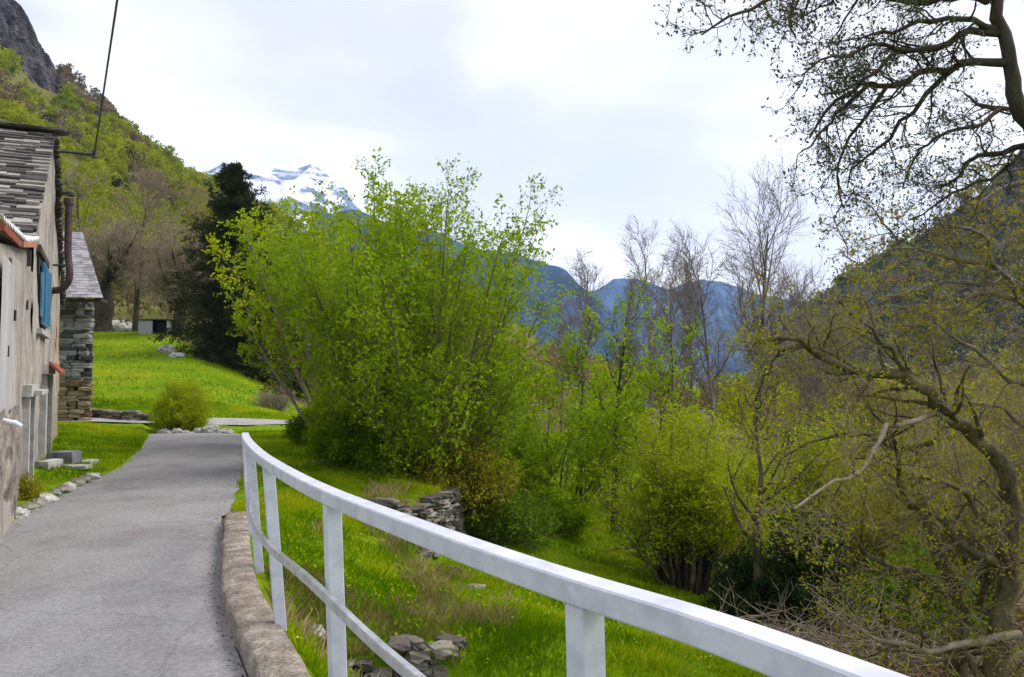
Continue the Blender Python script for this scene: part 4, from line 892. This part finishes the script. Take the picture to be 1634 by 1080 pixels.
limb_tree('overhanging_tree', 'tall dark tree whose branches hang into the sky at the top right corner', tb_, [
    ([(1745, 900, 8.6), (1742, 700, 8.6), (1725, 520, 8.5), (1695, 340, 8.3), (1658, 240, 8.1), (1638, 190, 8), (1618, 130, 8), (1607, 80, 8), (1590, 30, 8), (1570, -30, 8), (1555, -120, 8)], .115, .05),
    (D([(1589, 47), (1564, 36), (1530, 31), (1487, 32), (1449, 40), (1423, 47), (1402, 53), (1370, 62)], 8, 7.4), .032, .009),
    (D([(1593, 53), (1534, 51), (1508, 68), (1491, 77), (1449, 81), (1423, 85), (1402, 106), (1381, 128), (1355, 140), (1315, 150)], 8, 7.2), .038, .009),
    (D([(1602, 100), (1568, 99), (1534, 99), (1517, 112), (1483, 109), (1449, 128), (1415, 138), (1385, 136), (1355, 147), (1325, 170), (1308, 190), (1292, 220)], 8, 7.6), .042, .009),
    (D([(1517, 112), (1491, 141), (1466, 170), (1432, 200), (1415, 230), (1381, 247), (1359, 273), (1352, 300)], 7.9, 8.4), .026, .007),
    (D([(1575, 0), (1530, -10), (1480, 5), (1400, -12), (1300, -18), (1225, 2), (1175, 22), (1120, 55)], 8, 7.0), .045, .008),
    (D([(1655, 185), (1630, 179), (1594, 172), (1568, 166), (1540, 150)], 8.1, 9), .035, .01),
    (D([(1660, 225), (1634, 232), (1594, 245), (1551, 251), (1530, 277), (1500, 300)], 8.1, 8.6), .035, .01),
    (D([(1555, -80), (1450, -60), (1350, -50), (1280, -20), (1260, 30), (1270, 60)], 8, 7.5), .045, .008),
    (D([(1415, 138), (1375, 190), (1345, 240), (1335, 290), (1345, 330)], 7.7, 7.9), .02, .006),
    (D([(1600, 172), (1560, 200), (1500, 215), (1460, 250), (1440, 300)], 8.2, 7.6), .022, .006),
    (D([(1640, 232), (1600, 270), (1540, 300), (1490, 330), (1450, 350)], 8.4, 8.0), .022, .006),
    (D([(1449, 81), (1400, 70), (1350, 85), (1310, 95), (1280, 120)], 7.6, 7.0), .02, .007),
    (D([(1385, 136), (1340, 180), (1310, 215), (1280, 240)], 7.6, 7.4), .02, .007)],
    MB_dark, ML_bud, 8.0, 5, 4, 2, .036, .60, .27, wob=.30, tfine=.0024, twig=MB_dark, leafspread=.02, mid=(.12, 1))
t2 = px(1592, 1000, 8.8); t2 = (t2[0], t2[1], T(t2[0], t2[1])-.2)
def zmin(x, Y): return (x, 600+(CAMZ-T((x-817)/1400*Y, Y)+.2)*1400/Y, Y)
limb_tree('crooked_tree', 'old crooked tree with arching mossy limbs and pale branches filling the lower right', t2, [
    ([zmin(1580, 8.8), (1588, 1060, 8.8), (1606, 960, 8.8), (1611, 860, 8.8), (1608, 790, 8.8), (1596, 735, 8.8)], .13, .085),
    ([zmin(1520, 9.4), (1525, 1040, 9.4), (1526, 980, 9.4), (1511, 911, 9.4), (1489, 867, 9.4), (1470, 800, 9.6), (1455, 740, 9.7)], .14, .05),
    (D([(1600, 742), (1591, 729), (1562, 700), (1533, 680), (1510, 655), (1489, 636), (1449, 603), (1398, 592), (1367, 593), (1336, 582), (1309, 567), (1278, 543), (1239, 540), (1205, 548)], 8.8, 8.0), .085, .014),
    (D([(1530, 676), (1489, 662), (1462, 671), (1436, 676), (1413, 684), (1402, 707), (1387, 733), (1373, 751), (1342, 765), (1316, 778), (1293, 796), (1267, 812)], 8.6, 7.2), .035, .010),
    (D([(1613, 911), (1587, 893), (1556, 876), (1520, 853), (1507, 831), (1485, 818), (1449, 800), (1431, 778), (1436, 751), (1431, 729), (1427, 702)], 8.8, 8.2), .05, .018),
    (D([(1516, 951), (1489, 933), (1458, 911), (1413, 902), (1378, 880), (1364, 853), (1333, 831)], 9.3, 8.5), .045, .014),
    (D([(1627, 1013), (1591, 1016), (1556, 1029), (1520, 1027), (1489, 1038), (1449, 1033), (1413, 1022), (1378, 1009), (1351, 991)], 8.7, 8.2), .045, .014),
    (D([(1538, 978), (1569, 947), (1582, 902), (1600, 880)], 9.3, 8.9), .04, .03),
    (D([(1525, 1025), (1547, 1057), (1569, 1080), (1600, 1110)], 9.3, 8.4), .05, .03),
    (D([(1278, 549), (1247, 559), (1231, 575), (1219, 606), (1205, 640)], 8.0, 8.3), .02, .008),
    (D([(1608, 800), (1570, 830), (1540, 790), (1500, 770), (1470, 760)], 8.8, 8.0), .04, .012),
    (D([(1449, 600), (1420, 560), (1380, 520), (1340, 480)], 8.4, 8.0), .025, .007),
    (D([(1500, 700), (1440, 720), (1370, 690), (1310, 700), (1250, 730)], 8.9, 9.5), .03, .008)],
    MB_moss, ML_olive, 7.5, 5, 4, 3, .038, .85, .34, wob=.2, tfine=.0028, twig=MB_pale, leafspread=.03, pale=(3, 6))
t3 = px(1760, 700, 10); t3 = (t3[0], t3[1], T(t3[0], t3[1])-.1)
limb_tree('rusty_leafed_tree', 'tree with orange tinged young leaves reaching in from the right edge', t3, [
    ([zmin(1760, 10), (1755, 800, 10), (1740, 600, 10), (1715, 480, 10), (1680, 380, 10), (1650, 300, 10), (1630, 240, 10)], .16, .03),
    (D([(1700, 470), (1634, 458), (1600, 438), (1581, 411), (1577, 380), (1540, 365), (1500, 358)], 10, 9), .045, .01),
    (D([(1716, 490), (1634, 490), (1604, 434), (1550, 450), (1511, 450), (1472, 462), (1433, 469), (1400, 480)], 10, 8.8), .04, .01),
    (D([(1720, 500), (1660, 490), (1600, 474), (1560, 470), (1523, 490), (1480, 520), (1440, 520)], 10, 9.5), .04, .01),
    (D([(1740, 640), (1680, 620), (1600, 600), (1560, 560), (1520, 540), (1490, 510)], 10, 9), .04, .012),
    (D([(1560, 420), (1468, 399), (1433, 384), (1410, 357), (1387, 326)], 9.4, 8.8), .02, .006),
    (D([(1645, 290), (1600, 300), (1560, 330), (1520, 380)], 10, 9.5), .03, .008),
    (D([(1750, 760), (1690, 720), (1640, 690), (1600, 650), (1540, 640)], 10, 10), .04, .012),
    (D([(1750, 850), (1690, 830), (1650, 840), (1600, 800), (1560, 760)], 10, 9), .04, .012),
    (D([(1480, 390), (1420, 400), (1370, 420), (1340, 400)], 9, 8.8), .014, .005)],
    MB_grey, ML_rust, 5.5, 5, 4, 3, .042, .8, .36, wob=.2, tfine=.003, twig=MB_grey, leafspread=.03)
# thickets behind the crooked tree
for lb, x, Y, rad, h, lf, bk, nl in [
    ('dark evergreen holly bush beside a trunk left of the brush pile', 1200, 15.0, .75, 1.2, ML_ever, MB_dark, 10),
    ('tall dark evergreen bush behind the pale crooked branch', 1285, 14.2, 1.0, 2.1, ML_ever, MB_dark, 8),
    ('fresh green undergrowth shrub between the two crooked trunks', 1460, 13.5, 1.1, 1.5, ML_ivy, MB_dark, 8),
    ('olive leafed shrub behind the left crooked trunk', 1400, 15.5, 1.6, 3.0, ML_olive, MB_grey, 3),
    ('tall twiggy olive shrub at the right edge behind the crooked tree', 1560, 15, 1.9, 4.0, ML_olive, MB_grey, 2),
    ('tall twiggy shrub with yellow green leaf behind the arching limb', 1320, 19, 2.2, 3.9, ML_yel, MB_grey, 3),
    ('dense grey twigged shrub in the middle of the right-hand wood', 1460, 20, 2.4, 5.0, ML_olive, MB_pale, 1),
    ('far twiggy shrub closing the wood at the right edge', 1620, 22, 2.8, 6.2, ML_olive, MB_pale, 1)]:
    bush(lb, gz_(x, Y), rad, h, lf, bk, n=int(60+25*rad*rad**.5), nl=nl, ls=.055 if Y < 16 else .075, tilt=(0, 55) if h > 2 else (5, 80), name='shrub', cat='shrub', twl=.35*max(1, rad*.8))
# brush pile of cut twigs
b0 = gz_(1330, 12.6, .0); nb_ = 420
P0 = np.array(b0)+np.stack([rng.normal(0, 1.0, nb_), rng.normal(0, .5, nb_), np.abs(rng.normal(0, .16, nb_))+.05], -1)
Bp = walk(P0, rng.normal(0, 1, (nb_, 3))*np.array([1, .6, .35]), rng.uniform(.5, 1.5, nb_), 6, .15, 0, rng); Bp[..., 2] = np.maximum(Bp[..., 2], terr(Bp[..., 0], Bp[..., 1])+.01); rb = taper(Bp, rng.uniform(.005, .014, nb_), np.full(nb_, .003))
Cp, rc = spawn(Bp, rb, 4, rng, length=.35, n=4, rs=.6, rmin=.003)
v, f = merge([tube_mesh(Bp, rb, 4), tube_mesh(Cp, rc, 3)]); tag(mesh_obj('brush_pile', v, f, MB_pale, smooth=True), 'heap of cut pale brown branches and twigs on the ground left of the crooked trunks', 'brush pile')
bare('dark trunked tree with peeling bark standing in the dark holly bush', gz_(1205, 14.6), 3.6, r=.13, n1=8, n2=4, n3=4, n4=0, leaf=ML_yel, nl=5, ls=.06, t0=.4, bark=MB_moss, wob=.08, fine=.004, l1=.5, name='short_tree')
# pale ruin boulders on the knoll behind the hazel
for k, (x, y, s) in enumerate([(806, 632, .55), (812, 650, .4), (835, 628, .6), (848, 633, .5), (862, 642, .45)]):
    rock_px('pale boulder of the rock heap seen through the branches right of the big hazel', x, y+12, (s*1.2, s, s), M_pale, 90+k, name='boulder', cat='boulder', group='pale boulders behind the hazel')
# ------------------------------------------------------------------ far woods
rng = np.random.default_rng(21)
def blob_wood(name, pts, hts, kinds, mats_, nleaf, leafs, seed, rscale=.42):
    """distant wood: each tree a cloud of leaf clumps on a stem; one object per leaf colour"""
    r_ = np.random.default_rng(seed)
    for kd, m, lab in mats_:
        sel = np.where(kinds == kd)[0]
        if not len(sel): continue
        V, F, Tn, o = [], [], [], 0
        for k in sel:
            x, y = pts[k]; h = hts[k]; z = zz_(x, y); n = nleaf(y)
            nc = 9; cc = r_.normal(0, 1, (nc, 3)); cc = unit(cc)*r_.uniform(.3, 1, (nc, 1))*np.array([h*rscale*.75, h*rscale*.75, h*.34])+np.array([0, 0, h*.58])
            ci = r_.integers(0, nc, n); q = cc[ci]+unit(r_.normal(0, 1, (n, 3)))*r_.uniform(.5, 1, (n, 1))*h*rscale*.42
            ls = leafs(y); ax = unit(r_.normal(0, 1, (n, 3))); sd_ = unit(np.cross(ax, r_.normal(0, 1, (n, 3)))); s = ls*r_.uniform(.6, 1.4, n)[:, None]
            p = q+np.array([x, y, z]); v = np.stack([p-ax*s*.5, p-sd_*s*.35, p+ax*s*.5, p+sd_*s*.35], 1).reshape(-1, 3)
            V.append(v); F.append((np.arange(n)*4)[:, None]+np.arange(4)[None]+o); o += len(v)
            Tn.append(np.repeat(np.clip(r_.uniform(0, 1)*.6+r_.uniform(0, .4, n), 0, 1), 4))
        tag(mesh_obj(name, np.concatenate(V), np.concatenate(F), m, tint=np.concatenate(Tn)), lab, 'woodland', kind='stuff')
zz_ = T
MF_g = leafm('slope_green', (.14, .175, .002), (.27, .31, .003), (.39, .42, .008), .38)
MF_b = leafm('slope_bare', (.15, .115, .05), (.22, .17, .08), (.31, .235, .13), .2)
MF_d = leafm('slope_dark', (.012, .02, .010), (.025, .035, .016), (.05, .055, .02), .1)
pts, hts, kinds = [], [], []
n = 0
while n < 1900:
    Y = math.sqrt(rng.uniform(68**2, 372**2)); a = rng.uniform(-.64, -.02); X = a*Y
    if a > -.12 and Y < 90: continue
    if X < -1.08-.465*Y-45: continue
    px_ = a*1400+817; yh = np.interp(px_, sil_x, sil_y)
    if px_ < 85 and Y > 288 and px_ > -60: continue
    pts.append((X, Y)); n += 1
    e = np.clip((Y-62)/300, 0, 1); nz = float(fbm(np.array([X/28]), np.array([Y/28]), 3, 77)[0])
    if e < .13: kd = 1 if nz > -.16 else 0
    elif e < .62: kd = 0 if nz < .3 else 1
    else: kd = 1 if nz > .02 else 0
    if rng.uniform() < .02: kd = 2
    kinds.append(kd); hts.append(rng.uniform(5.5, 9.5))
blob_wood('hillside_wood', np.array(pts), hts, np.array(kinds), [(0, MF_g, 'yellow green spring wood covering the steep left slope'), (1, MF_b, 'still bare brown wood on the upper and lower left slope'), (2, MF_d, 'dark evergreen trees scattered in the left slope wood')], lambda y: int(np.interp(y, [60, 370], [520, 230])), lambda y: np.interp(y, [60, 370], [.30, .85]), 31)
# brown wood on the knoll and beyond the right trees
pts, hts, kinds = [], [], []
for k in range(230):
    Y = rng.uniform(40, 130); a = rng.uniform(-.06, .62); X = a*Y
    if X > 60: continue
    pts.append((X, Y)); hts.append(rng.uniform(3.2, 5.2)*(1+.3*(a > .3))); kinds.append(1 if rng.uniform() < .62 else 0)
blob_wood('background_wood', np.array(pts), hts, np.array(kinds), [(0, MF_g, 'light green young wood behind the tall bare trees'), (1, MF_b, 'brown leafless wood behind the tall bare trees')], lambda y: 420, lambda y: np.interp(y, [40, 130], [.20, .38]), 37)
# ------------------------------------------------------------------ mountains
def ridge(name, D_, xs, ysil, mat_, depth, zbot, amp, sc, nx=260, ny=90, seed=0, pw=1.0, back=.6):
    X0 = (min(xs)-817)/1400*D_; X1 = (max(xs)-817)/1400*D_
    x = np.linspace(X0, X1, nx); v = np.linspace(-1, back, ny)
    X, V_ = np.meshgrid(x, v, indexing='ij')
    zr = CAMZ + (600-np.interp(X/D_*1400+817, xs, ysil))/1400*D_
    nzr = fbm(X/sc, X*0, 5, seed+9)*amp*.35
    Y = D_ + V_*depth
    t = np.clip(1-np.abs(V_), 0, 1)**pw
    rid = (1-2*np.abs(fbm(X/sc, Y/sc, 5, seed)))*amp - amp*.8
    Z = zbot + (zr-zbot)*t + nzr*t + rid*np.minimum(1, np.abs(V_)*5)*np.clip(t*3, 0, 1)
    i = np.arange(nx*ny).reshape(nx, ny); f = np.stack([i[:-1, :-1], i[1:, :-1], i[1:, 1:], i[:-1, 1:]], -1).reshape(-1, 4)
    return tag(mesh_obj(name, np.stack([X, Y, Z], -1), f, mat_, smooth=True), kind='structure')
def mount_mat(name, base1, base2, snow_lo=None, snow_hi=None, scale=.01, snowamt=.5, bump=8):
    m = bpy.data.materials.new(name); m.use_nodes = True; t = m.node_tree; t.nodes.clear()
    def n(tp, **k):
        q = t.nodes.new(tp)
        for a, b in k.items(): setattr(q, a, b)
        return q
    out = n('ShaderNodeOutputMaterial'); p = n('ShaderNodeBsdfPrincipled'); p.inputs['Roughness'].default_value = 1; p.inputs['Specular IOR Level'].default_value = 0
    g = n('ShaderNodeNewGeometry'); nz = n('ShaderNodeTexNoise'); nz.inputs['Scale'].default_value = scale; nz.inputs['Detail'].default_value = 12; nz.inputs['Roughness'].default_value = .62
    t.links.new(g.outputs['Position'], nz.inputs[0])
    r = n('ShaderNodeValToRGB'); r.color_ramp.elements[0].position = .38; r.color_ramp.elements[1].position = .62
    r.color_ramp.elements[0].color = (*base1, 1); r.color_ramp.elements[1].color = (*base2, 1); t.links.new(nz.outputs[0], r.inputs[0]); c = r.outputs[0]
    if snow_lo is not None:
        sx = n('ShaderNodeSeparateXYZ'); t.links.new(g.outputs['Position'], sx.inputs[0])
        nz2 = n('ShaderNodeTexNoise'); nz2.inputs['Scale'].default_value = scale*.55; nz2.inputs['Detail'].default_value = 12; nz2.inputs['Roughness'].default_value = .72; nz2.inputs['Distortion'].default_value = .8
        mpg = n('ShaderNodeMapping'); mpg.inputs['Rotation'].default_value = (0, R(35), 0); mpg.inputs['Scale'].default_value = (.6, 1, 1.5); t.links.new(g.outputs['Position'], mpg.inputs[0]); t.links.new(mpg.outputs[0], nz2.inputs[0])
        mr = n('ShaderNodeMapRange'); mr.inputs[1].default_value = snow_lo; mr.inputs[2].default_value = snow_hi; mr.clamp = False; t.links.new(sx.outputs['Z'], mr.inputs[0])
        nmul = n('ShaderNodeMath', operation='MULTIPLY_ADD'); nmul.inputs[1].default_value = 7.0; nmul.inputs[2].default_value = -3.5+snowamt-.5; t.links.new(nz2.outputs[0], nmul.inputs[0])
        ad = n('ShaderNodeMath', operation='ADD'); t.links.new(mr.outputs[0], ad.inputs[0]); t.links.new(nmul.outputs[0], ad.inputs[1])
        st = n('ShaderNodeMapRange'); st.inputs[1].default_value = .35; st.inputs[2].default_value = .65; t.links.new(ad.outputs[0], st.inputs[0])
        mm = n('ShaderNodeMix', data_type='RGBA'); t.links.new(st.outputs[0], mm.inputs[0]); t.links.new(c, mm.inputs[6]); mm.inputs[7].default_value = (.85, .87, .92, 1); c = mm.outputs[2]
    t.links.new(c, p.inputs['Base Color'])
    b = n('ShaderNodeBump'); b.inputs['Distance'].default_value = bump; nb = n('ShaderNodeTexNoise'); nb.inputs['Scale'].default_value = scale*5; nb.inputs['Detail'].default_value = 8; t.links.new(g.outputs['Position'], nb.inputs[0]); t.links.new(nb.outputs[0], b.inputs['Height']); t.links.new(b.outputs[0], p.inputs['Normal'])
    t.links.new(p.outputs[0], out.inputs[0]); return m
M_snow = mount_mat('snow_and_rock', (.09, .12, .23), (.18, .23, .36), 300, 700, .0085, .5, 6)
M_blue1 = mount_mat('forested_ridge_haze_blue', (.03, .06, .12), (.06, .10, .17), scale=.012, bump=10)  # dark forest; blue of the distant air is painted into the base colour
M_blue2 = mount_mat('far_ridge_haze_blue', (.05, .10, .20), (.09, .15, .25), 900, 1400, .008, .1, 10)  # aerial haze painted as a blue base colour, on top of the volume
M_rslope = mount_mat('right_slope_haze_grey', (.05, .065, .06), (.14, .145, .11), scale=.06, bump=6)  # forest paled and greyed in its colour to imitate haze
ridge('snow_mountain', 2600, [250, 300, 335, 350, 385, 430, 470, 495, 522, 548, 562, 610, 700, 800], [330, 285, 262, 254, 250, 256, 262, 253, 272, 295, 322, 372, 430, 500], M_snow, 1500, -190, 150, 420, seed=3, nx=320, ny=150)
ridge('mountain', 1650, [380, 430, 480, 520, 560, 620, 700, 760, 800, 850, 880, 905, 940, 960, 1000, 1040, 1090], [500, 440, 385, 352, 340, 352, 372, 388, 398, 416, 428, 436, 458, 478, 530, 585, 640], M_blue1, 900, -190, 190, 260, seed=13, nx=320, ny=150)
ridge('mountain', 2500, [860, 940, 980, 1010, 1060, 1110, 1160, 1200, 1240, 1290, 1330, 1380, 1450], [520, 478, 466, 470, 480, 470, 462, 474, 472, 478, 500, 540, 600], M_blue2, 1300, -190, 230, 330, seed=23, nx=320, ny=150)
ridge('mountain', 520, [1130, 1180, 1225, 1260, 1290, 1340, 1400, 1440, 1480, 1530, 1600, 1634, 1800, 2200], [660, 610, 560, 522, 492, 452, 408, 388, 366, 328, 278, 256, 150, -60], M_rslope, 420, -190, 34, 75, seed=33, nx=300, ny=160)
# cliff on the upper left
M_cliff = mount_mat('cliff_rock', (.035, .03, .035), (.17, .15, .16), scale=.16, bump=5)
ridge('cliff', 316, [-500, -250, -60, 0, 20, 42, 60, 70, 76, 84], [-420, -300, -120, -20, 6, 46, 84, 112, 180, 290], M_cliff, 32, 98, 12, 9, seed=43, nx=260, ny=140, pw=.6)
# trees on the right-hand slope
pts, hts, kinds = [], [], []
def zr_(x, y):
    D_ = 520; v = (y-D_)/420; zr = CAMZ+(600-np.interp(x/D_*1400+817, [1130, 1180, 1225, 1260, 1290, 1340, 1400, 1440, 1480, 1530, 1600, 1634, 1800, 2200], [660, 610, 560, 522, 492, 452, 408, 388, 366, 328, 278, 256, 150, -60]))/1400*D_
    return -190+(zr+190)*(1-abs(v))-5
zz_ = zr_
for k in range(1500):
    y = rng.uniform(230, 524); a = rng.uniform(.3, .62); x = a*y
    if x/520*1400+817 < 1180: continue
    pts.append((x, y)); hts.append(rng.uniform(9, 15)); kinds.append(rng.choice([0, 1, 2], p=[.2, .5, .3]))
blob_wood('slope_wood', np.array(pts), hts, np.array(kinds), [(0, MF_g, 'green trees of the wood on the right-hand mountain slope'), (1, MF_b, 'bare brown trees of the wood on the right-hand mountain slope'), (2, MF_d, 'dark conifers of the wood on the right-hand mountain slope')], lambda y: 150, lambda y: 1.5, 41)
# ------------------------------------------------------------------ grass blades
def blades(name, label, n, X, Y, h, wd_, m, seed):
    r_ = np.random.default_rng(seed); Z = terr(X, Y)-.01; n = len(X)
    a = r_.uniform(0, 2*np.pi, n); ln = r_.uniform(.0, .75, n); p = np.stack([X, Y, Z], -1)
    s = np.stack([np.cos(a), np.sin(a), a*0], -1)*wd_[:, None]; b = r_.uniform(0, 2*np.pi, n); tip = np.stack([np.cos(b)*ln, np.sin(b)*ln, np.ones(n)], -1)*h[:, None]
    V = np.stack([p-s, p+s, p+s*.5+tip*np.array([.4, .4, .6]), p+tip], 1).reshape(-1, 3); F = (np.arange(n)*4)[:, None]+np.arange(4)[None]
    t = np.clip(.5+fbm(X/1.2, Y/1.2, 3, 3)*.9+fbm(X*3, Y*3, 2, 13)*.5+r_.uniform(-.35, .35, n), 0, 1)
    return tag(mesh_obj(name, V, F, m, tint=np.repeat(t, 4)), label, 'grass', kind='stuff')
MG = leafm('grass_blade', (.09, .19, .001), (.23, .36, .002), (.45, .48, .012), .45)
MGd = leafm('dry_grass_blade', (.18, .17, .04), (.34, .27, .11), (.50, .38, .20), .3)
def scatter(n, x0, x1, y0, y1, fn, seed):
    r_ = np.random.default_rng(seed); X = r_.uniform(x0, x1, n); Y = r_.uniform(y0, y1, n); k = r_.uniform(0, 1, n) < fn(X, Y); return X[k], Y[k]
def green(X, Y):
    lx = np.where(Y > 27, 99, np.interp(Y, LY, LX)); rx = np.interp(Y, RY, RX)+np.where(Y < 9.9, .36, .05); wl = -1.08-.465*Y
    off = ((X > rx) | ((X < lx-.02) & ((X > wl+.05) | (Y > 21)))) & ~((Y > 26.4) & (Y < 30) & (np.abs(Y-(27.9+.22*(X+8)*.8)) < 1.2) & (X < -3))
    kern = np.interp(Y, ky, kout)
    off &= ~((Y < 9.9) & (X < kern+.04) & (X > lx))
    return off*(1-.97*sm(.42, .6, soilmask(X, Y)+fbm(X*3, Y*3, 3, 8)*.5))
r_ = np.random.default_rng(3)
X, Y = scatter(330000, -3.5, 6, 4.2, 15, lambda X, Y: green(X, Y), 1); h = r_.uniform(.03, .085, len(X))*(1+fbm(X/.6, Y/.6, 2, 6)*1.2); blades('grass', 'short bright green grass on the near bank and lower lawn', 0, X, Y, h, r_.uniform(.002, .0045, len(X)), MG, 1)
X, Y = scatter(300000, -14, 9, 13, 32, lambda X, Y: green(X, Y), 2); h = r_.uniform(.04, .10, len(X)); blades('grass', 'bright green grass of the terrace and roadside strip', 0, X, Y, h, r_.uniform(.004, .009, len(X)), MG, 2)
X, Y = scatter(90000, -30, -14, 21, 32, lambda X, Y: green(X, Y)*(X > -.6*Y), 22); h = r_.uniform(.04, .10, len(X)); blades('grass', 'bright green grass behind the stone hut corner', 0, X, Y, h, r_.uniform(.006, .012, len(X)), MG, 22)
X, Y = scatter(90000, -40, 10, 30, 70, lambda X, Y: green(X, Y), 4); h = r_.uniform(.06, .15, len(X)); blades('grass', 'bright green grass of the sloping meadow', 0, X, Y, h, r_.uniform(.012, .024, len(X)), MG, 4)
# dry tufts along the bank edge
def tuftf(X, Y):
    ex = np.interp(Y, EY, EX); return np.exp(-((X-ex+.12)/.19)**2)*(fbm(X*1.6, Y*1.6, 2, 61) > -.08)*(Y < 11.5)*.8 + 1.*((Y > 7.0) & (Y < 7.75) & (X > -1.7) & (X < -.42))
X, Y = scatter(60000, -2.4, 0, 6.98, 12, tuftf, 7); h = r_.uniform(.03, .11, len(X)); blades('dry_grass', 'straw coloured dry grass tufts hanging over the ruined wall edge', 0, X, Y, h, r_.uniform(.002, .004, len(X)), MGd, 7)
X, Y = scatter(16000, -2.2, 0, 6, 14, lambda X, Y: (fbm(X*1.1, Y*1.1, 2, 71) > .16)*(green(X, Y) > .3)*1., 8); h = r_.uniform(.08, .22, len(X)); blades('tall_grass', 'longer yellowish grass tufts on the bank below the railing', 0, X, Y, h, r_.uniform(.002, .004, len(X)), MGd, 8)
X, Y = scatter(50000, -2.6, 5, 5.5, 13, lambda X, Y: (fbm(X*1.7, Y*1.7, 3, 72) > .02)*(green(X, Y) > .3)*1., 18); r_ = np.random.default_rng(9); h = r_.uniform(.07, .17, len(X)); blades('tall_grass', 'uneven taller green grass clumps on the bank and lower lawn', 0, X, Y, h, r_.uniform(.002, .005, len(X)), MG, 18)
M_litter = mat('grit', (.10, .085, .06), (.20, .18, .15), attr=True, c3=(.34, .32, .29))
# grit, twigs and dead leaves swept to the edges of the asphalt
r_ = np.random.default_rng(77); Yg = 4+20*r_.uniform(0, 1, 900)**1.6; sd2 = r_.uniform(0, 1, 900) < .5
Xg = np.where(sd2, np.interp(Yg, RY, RX)-np.abs(r_.normal(0, .10, 900))-.02, np.interp(Yg, LY, LX)+np.abs(r_.normal(0, .14, 900))+.05)
sz_ = r_.uniform(.002, .006, (900, 1))*np.array([[1.2, 1, .6]]); v, f, t = stones(np.stack([Xg, Yg, np.full(900, .012)], -1), sz_, r_.uniform(0, 3, 900), r_, .2)
tag(mesh_obj('road_grit', v, f, M_litter, tint=t), 'grit and small stones swept along the edges of the asphalt', 'grit', kind='stuff')
# broad weed leaves in the lower lawn
X, Y = scatter(9000, -2.5, 5.5, 5.5, 15, lambda X, Y: green(X, Y)*(fbm(X*1.5, Y*1.5, 2, 51) > -.05), 9)
P = np.stack([X, Y, terr(X, Y)], -1); P = np.stack([P, P+np.array([0, 0, .05])], 1); v, f, t = leaves(P, 3, .045, np.random.default_rng(4), asp=.6, upn=1.2)
tag(mesh_obj('ground_weeds', v, f, MG, tint=t), 'low clover and dandelion leaves among the lawn grass', 'weeds', kind='stuff')
X, Y = scatter(600, -2.5, 6, 5.5, 16, lambda X, Y: green(X, Y), 10); P = np.stack([X, Y, terr(X, Y)+.07], -1); P = np.stack([P, P+np.array([0, 0, .01])], 1); v, f, t = leaves(P, 3, .016, np.random.default_rng(5), asp=.8, upn=2)
tag(mesh_obj('meadow_flowers', v, f, mat('flower_yellow', (.5, .38, .02), (.75, .65, .1), attr=True, transl=.2, c3=(.8, .8, .6)), tint=t), 'tiny yellow and white flowers dotted over the lower lawn', 'flowers', kind='stuff')
# leaf litter under the wood
X, Y = scatter(60000, 3, 9, 8, 18, lambda X, Y: 1.*(soilmask(X, Y) > .35), 12); P = np.stack([X, Y, terr(X, Y)+.004], -1); P = np.stack([P, P+np.array([0, 0, .02])], 1); v, f, t = leaves(P, 1, .06, np.random.default_rng(6), asp=.6, upn=3, spread=.005)
tag(mesh_obj('leaf_litter', v, f, leafm('dead_leaf', (.08, .045, .025), (.17, .10, .06), (.28, .19, .12), .1), tint=t), 'brown fallen leaves on the ground under the crooked trees', 'leaf litter', kind='stuff')
# ------------------------------------------------------------------ haze
hb_ = bpy.data.meshes.new('haze'); b = bmesh.new(); bmesh.ops.create_cube(b, size=1)
for q in b.verts: q.co = Vector((q.co.x*8000, q.co.y*7600+300, (q.co.z+.5)*1150-240))
b.to_mesh(hb_); b.free(); hz = bpy.data.objects.new('haze', hb_); COL.objects.link(hz); tag(hz, 'pale blue valley haze', 'haze', kind='stuff')
m = bpy.data.materials.new('haze_air'); m.use_nodes = True; t = m.node_tree; t.nodes.clear()
pv_ = t.nodes.new('ShaderNodeVolumePrincipled'); pv_.inputs['Density'].default_value = 1.05e-4; pv_.inputs['Color'].default_value = (.42, .62, 1, 1); pv_.inputs['Anisotropy'].default_value = 0
ou = t.nodes.new('ShaderNodeOutputMaterial'); t.links.new(pv_.outputs[0], ou.inputs['Volume']); hb_.materials.append(m)
